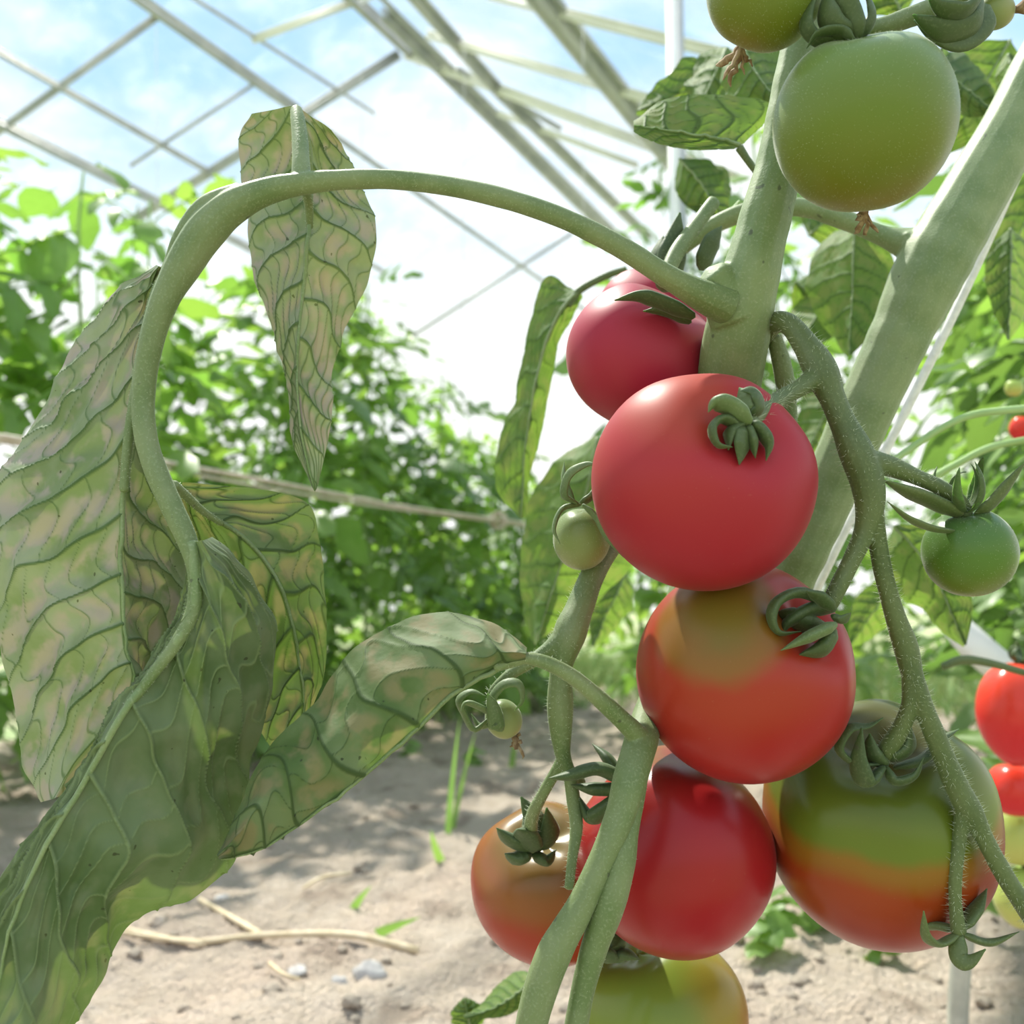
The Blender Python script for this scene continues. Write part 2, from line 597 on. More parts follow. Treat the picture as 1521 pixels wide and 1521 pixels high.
# glass panes laid on the bars
pane_mesh = MB().box((0, 0, 0), (0.295, 0, 0), (0, 0.395, 0), (0, 0, 0.002)).mesh('glass_pane')
pane_mesh.materials.append(M['glass'])
for s in (-1, 1):
    for i in range(-9, 12):
        for j in range(4):
            c = RIDGE + U * (0.6 * (i + 0.5)) + DOWN[s] * (0.8 * (j + 0.5) + 0.03) + NRM[s] * (0.03 + 0.001 * ((i * 7 + j * 3) % 4))
            X = U; Z = NRM[s]; Y = Z.cross(X)
            o = bpy.data.objects.new('glass_pane', pane_mesh)
            COL.objects.link(o)
            o.parent = roof
            o.matrix_parent_inverse = Matrix.Identity(4)
            tilt = Quaternion(X, 0.004 * rng.normal())
            mat = Matrix((X, Y, Z)).transposed().to_4x4()
            o.matrix_basis = Matrix.Translation(c - RIDGE) @ tilt.to_matrix().to_4x4() @ mat

# an upright of the side wall
wallr = empty('wall_side', P(1003, 900, 3.4).to_tuple()[:2] + (0,))
tag(wallr, 'white and grey steel upright of the greenhouse side', kind='structure')
pt = P(1003, 60, 3.4)
for k, (dx, hw, mt) in enumerate(((-0.012, 0.012, 'white_metal'), (0.012, 0.012, 'metal'))):
    mb = MB().box((pt.x + dx, pt.y, 1.35), (hw, 0, 0), (0, 0.03, 0), (0, 0, 1.35))
    obj('upright', mb.mesh('upright'), M[mt], wallr, do_smooth=False)

# ------------------------------------------------------------------ ground
def gh(x, y):
    v = Vector((x, y, 0))
    h = 0.035 * mnoise.noise(v * 1.3) + 0.02 * mnoise.noise(v * 4.1 + Vector((3, 1, 0))) + 0.016 * mnoise.noise(v * 11) \
        + 0.016 * abs(mnoise.noise(v * 24)) + 0.007 * mnoise.noise(v * 55)
    return h


nx, ny = 380, 420
xs = np.linspace(-1.9, 2.9, nx)
ys = 0.2 + 8.5 * np.linspace(0, 1, ny) ** 1.7
V = np.array([(x, y, gh(x, y)) for y in ys for x in xs])
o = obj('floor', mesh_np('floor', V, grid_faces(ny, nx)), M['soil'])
tag(o, 'dry pale crumbly soil of the greenhouse path and beds', kind='structure')
mb = MB().box((0, 0, -0.14), (90, 0, 0), (0, 90, 0), (0, 0, 0.05))
o = obj('ground', mb.mesh('ground'), M['outside'], do_smooth=False)
tag(o, 'open ground around the greenhouse', kind='structure')


def ground_at(px, py):
    d = ray(px, py)
    t = -CAM.z / d.z
    p = CAM + d * t
    return Vector((p.x, p.y, gh(p.x, p.y)))


def lump(seed, a, b, c, k=10):
    """an irregular stone or clod"""
    th = np.linspace(0, math.pi, k)
    ph = np.linspace(0, 2 * math.pi, 2 * k, endpoint=False)
    V = []
    for t_ in th:
        for p_ in ph:
            n = Vector((math.sin(t_) * math.cos(p_), math.sin(t_) * math.sin(p_), math.cos(t_)))
            r = 1 + 0.45 * mnoise.noise(n * 1.4 + Vector((seed * 3.7, 0, 0))) + 0.22 * mnoise.noise(n * 4 + Vector((seed, 5, 0)))
            V.append((n.x * a * r, n.y * b * r, n.z * c * r))
    return mesh_np('lump', np.array(V), grid_faces(len(th), len(ph), True))


stone_spots = [(548, 1462, 46, 'rounded grey stone lying beside the long straw'), (440, 1452, 38, 'flat pale stone on the sunlit soil'),
               (505, 1470, 30, 'small grey stone touching the rounded grey stone'), (236, 1392, 34, 'brown pebble by the straw fork'),
               (330, 1335, 30, 'pale flat stone under the big curled leaf')]
for k, (px, py, wd, lb) in enumerate(stone_spots):
    g = ground_at(px, py)
    d = (g - CAM).dot(FWD)
    a = wd / 2 / F * d
    o = obj('stone', lump(k + 2, a, a * 0.8, a * (0.35 if k in (1, 4) else 0.7)), M['stone'] if k != 3 else M['clod'], world=False)
    o.location = g + Vector((0, 0, a * 0.2))
    o.rotation_euler = (0, 0, k * 1.3)
    tag(o, lb, 'stone')
clods = [lump(20 + k, 1, 0.85, 0.6, 8) for k in range(5)]
for m_ in clods:
    m_.materials.append(M['clod']); smooth(m_)
for k in range(150):
    if k < 90: px, py = rng.uniform(100, 1250), 1150 + 420 * rng.uniform(0, 1)
    else: px, py = rng.uniform(900, 1560), rng.uniform(1320, 1560)
    g = ground_at(px, py)
    a = rng.uniform(0.004, 0.013)
    o = bpy.data.objects.new('soil_clod', clods[k % 5])
    COL.objects.link(o)
    o.location = g + Vector((0, 0, a * 0.25))
    o.scale = (a, a, a)
    o.rotation_euler = (0, 0, rng.uniform(0, 6.28))
    tag(o, 'small dry clod of soil lying on the path', 'soil clod', 'soil clods strewn over the path')


def straw(pts, wd, label):
    C = []
    for px, py in pts:
        g = ground_at(px, py)
        C.append(list(g + Vector((0, 0, 0.008))))
    C = crom(np.array(C), 24)
    d = (Vector(C[0]) - CAM).dot(FWD)
    o = obj('straw', MB().tube(C, np.linspace(1, 0.6, 24) * wd / 2 / F * d, 6).mesh('straw'), M['straw'])
    return tag(o, label, 'straw', 'straws on the soil')


straw([(620, 1420), (520, 1417), (390, 1413), (280, 1418), (170, 1405)], 13, 'long pale straw lying flat across the soil')
straw([(385, 1412), (340, 1388), (295, 1358)], 11, 'short straw slanting off the long straw')
straw([(300, 1420), (240, 1418), (180, 1412), (140, 1400)], 8, 'thin straw beside the brown pebble')
straw([(400, 1460), (420, 1475), (445, 1478)], 7, 'tiny bent straw by the flat pale stone')
straw([(520, 1310), (480, 1318), (450, 1330)], 7, 'short straw under the mottled curled leaf')


def blade_strip(p0, p1, width, bend, nseg=6):
    p0 = np.array(p0); p1 = np.array(p1)
    t = np.linspace(0, 1, nseg)[:, None]
    C = p0 + (p1 - p0) * t + np.array(bend) * (t ** 2)
    ax = np.cross(p1 - p0, [0, 1, 0.2]); ax /= np.linalg.norm(ax)
    wv = width * (1 - t ** 1.8) + 0.0002
    V = np.stack([C - ax * wv / 2, C + np.array([0, -1, 0]) * wv * 0.15, C + ax * wv / 2], 1).reshape(-1, 3)
    return V, grid_faces(nseg, 3)


for k, (b0, b1, wd, lb) in enumerate([((665, 1240), (677, 1060), 9, 'tall upright grass blade on the path'),
                                      ((672, 1225), (700, 1085), 8, 'grass blade leaning away from the tall upright one'),
                                      ((655, 1292), (632, 1232), 13, 'short pale grass blade on sunlit soil'),
                                      ((560, 1388), (615, 1362), 16, 'broad grass blade lying low on the soil'),
                                      ((525, 1352), (543, 1315), 12, 'small upright grass blade under the mottled leaf'),
                                      ((760, 1140), (765, 1085), 9, 'grass blade below the small bud')]):
    g = ground_at(*b0)
    d = (g - CAM).dot(FWD)
    tip = P(b1[0], b1[1], d * 0.98)
    V, Q = blade_strip(g, tip, wd / F * d, (0.01, 0, 0))
    o = obj('grass_blade', mesh_np('grass_blade', V, Q), M['grass'])
    tag(o, lb, 'grass blade')

# uncountable grass at the foot of the far rows
mb = MB()
for k in range(5200):
    while True:
        y = rng.uniform(3.2, 8.4)
        x = rng.uniform(-1.6, 3.0)
        lat = x * V_.x + y * V_.y
        if lat < -2.05 or (lat > -2.05 + 0.9 and y > 4.2) or y > 5.0: break
    h = rng.uniform(0.08, 0.32)
    z = gh(x, y)
    dx, dy = rng.normal(0, 0.07, 2)
    V, Q = blade_strip((x, y, z - 0.01), (x + dx, y + dy, z + h), rng.uniform(0.006, 0.014), (dx, dy, -0.03), 4)
    mb.add(V, Q)
o = obj('grass', mb.mesh('grass'), M['grass_mass'])
tag(o, 'bright loose grass growing at the foot of the rows', 'grass', kind='stuff')


# ------------------------------------------------------------------ far plants
def ovate(n=8, wid=0.62, droop=0.25, fold=0.18, lobes=0.0, seed=0):
    r_ = np.random.default_rng(seed)
    t = np.linspace(0, 1, n)
    half = wid / 2 * np.sin(math.pi * np.clip(t, 0, 1) ** 0.75) ** 0.8
    half = half * (1 + lobes * np.where(np.arange(n) % 2 == 0, 1, -1)) + 0.004
    V = []
    for i in range(n):
        for v in (-1, -0.5, 0, 0.5, 1):
            wv = 0.03 * r_.normal()
            V.append((v * half[i], t[i] - 0.08 * abs(v) * (1 - t[i]), -droop * t[i] ** 2 + fold * abs(v) * half[i] - 0.25 * half[i] * v * v + wv * abs(v)))
    return np.array(V), grid_faces(n, 5)


def compound(seed):
    r_ = np.random.default_rng(seed)
    mb = MB()
    t = np.linspace(0, 1, 7)
    C = np.stack([0 * t, 0.75 * t, -0.28 * t ** 2], -1)
    mb.tube(C, np.linspace(0.014, 0.006, 7), 4)
    spots = [(0.75, 0, 0.42), (0.5, 0.9, 0.36), (0.5, -0.95, 0.36), (0.27, 1.1, 0.33), (0.25, -1.05, 0.33), (0.63, 1.0, 0.13), (0.38, -1.1, 0.12)]
    for y, a, sz in spots:
        V, Q = ovate(6, 0.5 + 0.1 * r_.normal(), 0.35 + 0.15 * r_.normal(), 0.1, 0.16, r_.integers(999))
        V = V * sz * r_.uniform(0.85, 1.15)
        c, s = math.cos(-a), math.sin(-a)
        V = V @ np.array([[c, s, 0], [-s, c, 0], [0, 0, 1]])
        tw = r_.normal(0, 0.3)
        V[:, 2] += V[:, 0] * tw * (1 if a == 0 else 0.6)
        V += np.array([0, y, -0.28 * (y / 0.75) ** 2])
        mb.add(V, Q)
    return mb.mesh('leaf')


LEAFS = {'broad': [], 'tomato': [], 'dark': []}
for k in range(5):
    V, Q = ovate(8, 0.75 + 0.05 * k, 0.3 + 0.08 * k, 0.15, 0.05, k)
    st = MB(); st.add(V, Q); st.tube([(0, -0.35, 0.02), (0, -0.15, 0.03), (0, 0.05, 0)], [0.012, 0.012, 0.01], 4)
    m_ = st.mesh('leaf'); m_.materials.append(M['far_leaf']); smooth(m_); LEAFS['broad'].append(m_)
for k in range(6):
    m_ = compound(k + 40); m_.materials.append(M['far_leaf']); smooth(m_); LEAFS['tomato'].append(m_)
    m_ = compound(k + 80); m_.materials.append(M['far_leaf_dark']); smooth(m_); LEAFS['dark'].append(m_)


def far_plant(base, height, nleaf, kinds, size, spread, label, group, seed, zmin=0.1, lean=(0, 0)):
    r_ = np.random.default_rng(seed)
    base = Vector(base)
    root = empty('tomato_plant', base)
    tag(root, label, 'plant', group)
    t = np.linspace(0, 1, 12)
    wob = r_.normal(0, 0.03, (2, 4))
    C = np.stack([sum(wob[0, k] * np.sin((k + 1) * 2.2 * t + k) for k in range(4)) * t + lean[0] * t,
                  sum(wob[1, k] * np.sin((k + 1) * 2.2 * t + k) for k in range(4)) * t + lean[1] * t, height * t - 0.02], -1)
    o = obj('stem', MB().tube(C, np.linspace(0.010, 0.004, 12), 7).mesh('stem'), M['far_stem'], root, world=False)
    for k in range(nleaf):
        f = zmin + (1 - zmin) * (k + r_.uniform(0, 1)) / nleaf
        c = np.array([np.interp(f, t, C[:, q]) for q in range(3)])
        az = k * 2.4 + r_.normal(0, 0.5)
        kind = kinds[r_.integers(len(kinds))]
        sz = size * r_.uniform(0.65, 1.2) * (1.0 if kind != 'broad' else 0.55) * (1 - 0.35 * max(0, f - 0.8) / 0.2)
        rad = spread * r_.uniform(0, 0.8) * (1 if kind == 'broad' else 0.45)
        mlist = LEAFS[kind]
        o = bpy.data.objects.new('leaf', mlist[r_.integers(len(mlist))])
        COL.objects.link(o)
        o.parent = root
        pitch = r_.normal(-0.25 if kind != 'broad' else -0.5, 0.4)
        o.location = (c[0] - math.sin(az) * rad, c[1] + math.cos(az) * rad, c[2] + r_.normal(0, 0.03))
        o.rotation_euler = (pitch, r_.normal(0, 0.35), az)
        o.scale = (sz, sz, sz)
    return root


def row_pt(s, lat):
    """a point s metres along the house and lat metres across it"""
    q = U * s + V_ * lat
    return Vector((q.x, q.y, 0))


base_lat = P(100, 1180, 2.68).x * V_.x + 2.68 * V_.y
base_s = -1.18 * U.x + 2.68 * U.y
LBL_A = 'leafy green plant in the dense row beyond the soil path'
GRP_A = 'plants of the dense row beyond the path'
heights = [1.55, 1.62, 1.70, 1.66, 1.78, 1.85, 1.80, 1.76, 1.66, 1.52, 1.40, 1.30, 1.15]
for k, h in enumerate(heights):
    s = base_s - 0.95 + 0.32 * k
    b = row_pt(s, base_lat + 0.07 * ((k % 2) * 2 - 1))
    b.z = gh(b.x, b.y)
    far_plant(b, h, 60 if k < 6 else 72, ['tomato', 'tomato', 'broad'] if k < 5 else ['tomato', 'dark', 'tomato'], 0.33 if k < 6 else 0.28, 0.22, LBL_A, GRP_A, 300 + k)
LBL_B = 'tall leafy plant in the second row behind the dense row'
for k in range(7):
    s = base_s + 0.1 + 0.62 * k
    b = row_pt(s, base_lat - 0.75 - 0.05 * (k % 2))
    b.z = gh(b.x, b.y)
    far_plant(b, [1.7, 1.75, 1.8, 1.6, 1.45, 1.3, 1.2][k], 55, ['tomato', 'dark'], 0.30, 0.25, LBL_B, 'plants of the second row', 400 + k)
LBL_C = 'leafy plant standing at the far end of the path'
for k in range(5):
    b = row_pt(base_s + 4.4 + 0.15 * (k % 2), base_lat + 0.15 + 0.45 * k)
    b.z = gh(b.x, b.y)
    far_plant(b, [1.6, 1.75, 1.85, 1.95, 2.0][k], 55, ['tomato', 'broad', 'tomato'], 0.28, 0.25, LBL_C, 'plants at the end of the path', 500 + k)
for k, (px_, d_, h_) in enumerate([(950, 3.9, 2.0), (1050, 3.5, 2.15), (1150, 3.2, 2.2), (1235, 3.7, 2.2)]):
    b = P(px_, 900, d_)
    b.z = gh(b.x, b.y)
    far_plant(b, h_, 60, ['tomato', 'broad', 'tomato'], 0.27, 0.22, LBL_C, 'plants at the end of the path', 520 + k)
for k, (px_, py_) in enumerate([(1165, 1400), (1205, 1380), (1300, 1415), (1140, 1430), (700, 1130), (610, 1120), (560, 1105), (420, 1150)]):
    b = ground_at(px_, py_)
    r_ = np.random.default_rng(700 + k)
    w_ = empty('weed', b)
    tag(w_, 'small bright weed sprouting from the bare soil', 'weed', 'weeds on the soil')
    obj('stem', MB().tube([(0, 0, -0.01), (0.003, 0, 0.03), (0, 0.004, 0.06)], [0.0015, 0.0013, 0.001], 5).mesh('stem'), M['far_stem'], w_, world=False)
    for q in range(9):
        o = bpy.data.objects.new('leaf', LEAFS['broad'][q % 5])
        COL.objects.link(o)
        o.parent = w_
        o.location = (0, 0, 0.012 + 0.006 * q)
        o.rotation_euler = (r_.normal(0.1, 0.3), r_.normal(0, 0.3), q * 2.4)
        o.scale = (0.045 * r_.uniform(0.6, 1.2),) * 3
LBL_D = 'tall plant of the fruiting row behind the thick pale stem'
for k in range(8):
    s = 1.55 + 0.42 * k
    b = row_pt(s, 0.12 - 0.08 * (k % 2))
    b.z = gh(b.x, b.y)
    far_plant(b, min(1.85, 1.4 + 0.1 * k), 70, ['dark', 'dark', 'tomato'], 0.21, 0.2, LBL_D, 'plants of the fruiting row', 600 + k, zmin=0.18)

# ------------------------------------------------------------------ veined leaves of the near plants
def veined(name, ctrl, nu, nv, mat, parent, nsec=8, puff=0.0026, ridge=0.0011, seed=0, sweep=0.22, rough=0.0034, midw=None, ntert=5, mid=True):
    """ctrl: (rows, 5, 3) world points from base to tip: edge, half, midrib, half, edge"""
    ctrl = np.asarray(ctrl, float)
    S = crom(ctrl, nu)
    S = np.swapaxes(crom(np.swapaxes(S, 0, 1), nv), 0, 1)
    u = np.linspace(0, 1, nu)[:, None] * np.ones((1, nv))
    v = np.linspace(-1, 1, nv)[None, :] * np.ones((nu, 1))
    a = np.abs(v)
    Lm = np.linalg.norm(np.diff(S[:, nv // 2], axis=0), axis=1).sum()
    half = np.where(v < 0, np.linalg.norm(S[:, 0] - S[:, nv // 2], axis=1)[:, None], np.linalg.norm(S[:, -1] - S[:, nv // 2], axis=1)[:, None]) + 1e-4
    du = np.gradient(S, axis=0); dv = np.gradient(S, axis=1)
    Nn = np.cross(du, dv)
    Nn /= np.linalg.norm(Nn, axis=2)[..., None] + 1e-12
    # point the relief towards the side that faces the path where the camera stands
    if (Nn * (np.array(CAM) - S)).sum() < 0: Nn = -Nn
    sp = 1.0 / nsec
    r_ = np.random.default_rng(seed)
    ph = r_.uniform(0, 6.28, 6)
    lump_ = np.zeros((nu, nv))
    for i in range(0, nu):
        for j in range(0, nv, 4):
            p = Vector(S[i, j])
            lump_[i, j] = mnoise.noise(p * 38 + Vector((seed * 1.7, 0, 0))) + 0.5 * mnoise.noise(p * 85)
    for j in range(nv):                               # fill between the sampled columns
        j0 = (j // 4) * 4
        j1 = min(j0 + 4, ((nv - 1) // 4) * 4)
        f = (j - j0) / 4 if j1 > j0 else 0
        if j % 4: lump_[:, j] = lump_[:, j0] * (1 - f) + lump_[:, j1] * f
    wig = 0.14 * lump_ + 0.10 * np.sin(5 * a + ph[0] + 9 * u) + 0.08 * np.sin(11 * u + 3 * a + ph[1])
    q = (u - sweep * a ** 1.25 * (1 - 0.4 * u) - np.where(v > 0, 0.5 * sp, 0.12 * sp)) / sp + wig
    dq = np.abs(q - np.round(q)) * sp * Lm * 0.9
    wsec = 0.00085 * (1 - 0.65 * a) + 0.00015
    m_sec = np.exp(-(dq / wsec) ** 2)
    kq = np.floor(q)
    off = np.sin(kq * 12.9898 + np.sign(v) * 4.1 + seed) * 0.5
    rr = a * ntert + off + 0.35 * np.sin(2 * math.pi * (q - kq) * 0.8 + kq * 2.1) + 0.15 * np.sin(17 * u + ph[2]) + 0.35 * lump_
    dr = np.abs(rr - np.round(rr)) * half / ntert
    m_ter = np.exp(-(dr / 0.00048) ** 2) * 0.7
    m_mid = np.exp(-(a * half / 0.0011) ** 2)
    cell = np.sin(math.pi * (q - kq)) * (0.55 + 0.45 * np.abs(np.sin(math.pi * (rr))))
    fade = np.clip((1 - u) * 6, 0, 1) * np.clip(u * 10, 0, 1) * np.clip(half / 0.012, 0, 1)
    puff = puff * np.clip((1 - a) * 5, 0.15, 1)
    hgt = (-puff * np.sin(math.pi * (q - kq)) * (0.55 + 0.45 * np.abs(np.sin(math.pi * rr))) * np.clip(a * 5, 0.0, 1) + ridge * m_sec * (1 - 0.5 * a) + 0.0006 * m_ter) * fade + 0.0005 * m_mid
    hgt = hgt + rough * lump_ * np.clip(half / 0.02, 0, 1)
    S2 = S + Nn * hgt[..., None]
    me = mesh_np(name, S2.reshape(-1, 3), grid_faces(nu, nv))
    set_attr(me, 'vein', np.maximum.reduce([m_sec, m_mid, m_ter]))
    set_attr(me, 'cell', np.clip(cell, 0, 1) * (1 - m_sec) * (1 - m_mid))
    o = obj(name, me, M[mat], parent)
    if mid and midw:
        C = S2[:, nv // 2][::max(1, nu // 40)] + Nn[:, nv // 2][::max(1, nu // 40)] * 0.0002
        rad = np.interp(np.linspace(0, 1, len(C)), [0, 0.1, 0.7, 1], [midw, midw * 0.8, midw * 0.35, 0.0003])
        obj('midrib', MB().tube(C, rad, 10).mesh('midrib'), M['stem_pale' if mat != 'leaf_yellow' else 'stem'], o)
    return o


def rows3(rows, bl=0.0, br=0.0):
    """rows of (left, mid, right) pixel points with depths -> 5-column control net; bl, br push the half points towards the viewer"""
    out = []
    for (lx, ly, ld), (mx_, my, md), (rx, ry, rd) in rows:
        lm = P((lx + mx_) / 2, (ly + my) / 2, (ld + md) / 2 - bl)
        rm = P((rx + mx_) / 2, (ry + my) / 2, (rd + md) / 2 - br)
        out.append([list(P(lx, ly, ld)), list(lm), list(P(mx_, my, md)), list(rm), list(P(rx, ry, rd))])
    return np.array(out)


def net(L_, M_, R_, dl, dm, dr, bl=0.0, br=0.0):
    n = len(M_)
    f = lambda d: d if hasattr(d, '__len__') else [d] * n
    def sp(d):
        d = f(d)
        return d if len(d) == n else list(np.interp(np.linspace(0, 1, n), np.linspace(0, 1, len(d)), d))
    dl, dm, dr = sp(dl), sp(dm), sp(dr)
    return rows3([((*L_[i], dl[i]), (*M_[i], dm[i]), (*R_[i], dr[i])) for i in range(n)], bl, br)


def quick_leaf(name, base, tip, wid, d0, d1, mat, parent, bend=0.0, tiltd=0.0, nu=70, nv=45, seed=0, fold=0.0, nsec=7, prof=0.75, midw=0.0012):
    """a leaflet from base to tip pixel points; bend bows it sideways (px), tiltd turns one edge deeper"""
    b = np.array(base, float); t_ = np.array(tip, float)
    ax = t_ - b
    n_ = np.array([-ax[1], ax[0]]) / (np.linalg.norm(ax) + 1e-9)
    Lr, Mr, Rr, dm = [], [], [], []
    K = 9
    r_ = np.random.default_rng(seed + 7)
    for i in range(K):
        t = i / (K - 1)
        c = b + ax * t + n_ * bend * math.sin(math.pi * t)
        h = wid / 2 * max(0.03, math.sin(math.pi * t ** prof) ** 0.85) * (1 + 0.08 * r_.normal())
        Lr.append(tuple(c - n_ * h)); Rr.append(tuple(c + n_ * h)); Mr.append(tuple(c))
        dm.append(d0 + (d1 - d0) * t)
    dl = [d + fold + tiltd * 1.0 for d in dm]
    dr = [d + fold - tiltd * 1.0 for d in dm]
    return veined(name, net(Lr, Mr, Rr, dl, dm, dr), nu, nv, mat, parent, nsec=nsec, seed=seed, midw=midw, rough=0.003, puff=0.0007)


plant = empty('tomato_plant', (0.06, 0.45, 0))
tag(plant, 'fruiting tomato plant with a long arching leaf stalk and drooping curled leaves', 'plant')
plant2 = empty('tomato_plant', (0.10, 0.66, 0))
tag(plant2, 'tomato plant with a thick pale slanting stem tied along a white string', 'plant')

# --- hanging leaflet over the arch
veined('leaf', net(
    [(376, 168), (352, 205), (354, 258), (367, 310), (371, 370), (386, 430), (402, 490), (418, 545), (430, 610), (440, 670), (462, 722)],
    [(437, 158), (457, 208), (461, 262), (460, 320), (456, 380), (449, 440), (443, 500), (441, 560), (445, 620), (455, 680), (468, 730)],
    [(492, 190), (515, 228), (538, 275), (553, 315), (558, 370), (547, 420), (520, 480), (497, 540), (490, 610), (486, 660), (474, 718)],
    [.462, .475, .478, .476, .476, .474, .47, .468, .465, .46, .455], [.452, .456, .46, .458, .456, .456, .455, .455, .454, .454, .454],
    [.462, .476, .478, .478, .475, .476, .474, .47, .465, .46, .455], 0.002, 0.002), 260, 110, 'leaf_grey', plant, nsec=9, seed=3, midw=0.0016, sweep=0.2)
# --- big pale leaflet hanging outermost
veined('leaf', net(
    [(232, 393), (178, 430), (122, 493), (85, 560), (42, 640), (-5, 700), (-30, 780), (-22, 860), (-2, 930), (8, 1000), (18, 1070), (30, 1140), (60, 1192)],
    [(240, 398), (226, 450), (212, 510), (200, 580), (190, 650), (184, 720), (180, 790), (179, 850), (181, 910), (186, 965), (195, 1010), (165, 1090), (100, 1180)],
    [(246, 402), (240, 450), (232, 510), (228, 580), (226, 650), (240, 715), (256, 770), (276, 830), (284, 880), (268, 930), (240, 980), (205, 1060), (140, 1140)],
    [.43, .445, .45, .45, .445, .44, .438, .436, .436, .436, .434, .43, .425], [.43, .428, .425, .422, .42, .418, .416, .414, .413, .412, .414, .418, .42],
    [.432, .434, .436, .44, .445, .455, .465, .47, .472, .468, .455, .44, .43], 0.009, -0.006), 300, 170, 'leaf_grey', plant, nsec=9, seed=5, midw=0.0021, sweep=0.26, puff=0.0034, ridge=0.0013)
# --- the terminal leaflet, twisted and dark below
veined('leaf', net(
    [(280, 800), (276, 850), (266, 905), (238, 955), (198, 1010), (158, 1065), (118, 1130), (78, 1195), (35, 1255), (-12, 1312), (-45, 1380), (-65, 1450), (-90, 1540), (-85, 1640)],
    [(288, 805), (292, 855), (287, 905), (262, 955), (228, 1000), (190, 1050), (155, 1108), (116, 1175), (76, 1243), (42, 1310), (18, 1375), (0, 1440), (-18, 1530), (-60, 1640)],
    [(312, 800), (372, 858), (408, 915), (410, 985), (402, 1060), (378, 1130), (362, 1200), (352, 1285), (290, 1335), (215, 1362), (170, 1410), (145, 1462), (95, 1540), (-20, 1640)],
    [.405, .406, .406, .404, .402, .40, .398, .396, .394, .392, .39, .388, .386, .384], [.402, .40, .397, .394, .391, .388, .385, .382, .379, .376, .374, .372, .37, .37],
    [.41, .425, .43, .432, .432, .43, .43, .428, .422, .415, .41, .405, .40, .385], 0.0, 0.012), 320, 190, 'leaf_green', plant, nsec=7, seed=8, midw=0.0024, sweep=0.42, puff=0.0034, ridge=0.0020, ntert=6)
# --- leaflet behind, lit through
veined('leaf', net(
    [(262, 735), (285, 790), (310, 840), (335, 900), (355, 960), (370, 1010), (380, 1060), (395, 1100), (415, 1125)],
    [(268, 728), (305, 762), (350, 790), (390, 830), (418, 880), (436, 945), (446, 1000), (448, 1055), (432, 1112)],
    [(272, 716), (338, 722), (410, 730), (460, 752), (476, 815), (478, 900), (489, 980), (470, 1040), (440, 1098)],
    .462, [.44, .446, .45, .452, .452, .452, .452, .454, .456], [.444, .455, .462, .468, .47, .47, .47, .468, .462], 0.002, -0.002), 200, 120, 'leaf_yellow', plant, nsec=7, seed=13, midw=0.0015, sweep=0.2, puff=0.0014, ntert=3)
quick_leaf('leaf', (255, 725), (285, 1020), 170, .485, .475, 'leaf_green', plant, fold=0.0, seed=91, nu=90, nv=60)  # added leaf that keeps the sun off the pale leaflet's folded half
# --- the rolled mottled leaflet in the middle
veined('leaf', net(
    [(783, 962), (755, 938), (710, 917), (650, 907), (590, 925), (540, 955), (495, 998), (460, 1045), (420, 1085), (388, 1122), (360, 1190), (338, 1240), (322, 1270)],
    [(780, 979), (735, 993), (690, 1020), (640, 1060), (590, 1105), (545, 1145), (500, 1181), (455, 1215), (420, 1238), (390, 1255), (355, 1268), (340, 1272), (325, 1274)],
    [(778, 970), (745, 962), (700, 958), (655, 985), (610, 1035), (565, 1085), (520, 1125), (480, 1172), (448, 1208), (412, 1236), (370, 1258), (345, 1270), (328, 1274)],
    [.412, .418, .424, .426, .424, .42, .416, .412, .408, .404, .40, .397, .395], [.41, .407, .404, .401, .398, .396, .394, .393, .392, .391, .391, .392, .393],
    [.414, .42, .428, .432, .43, .426, .422, .418, .413, .408, .402, .397, .394], 0.012, -0.004), 240, 150, 'leaf_yellow', plant, nsec=7, seed=21, midw=0.0014, sweep=0.22, puff=0.0016, rough=0.0022, ntert=3)

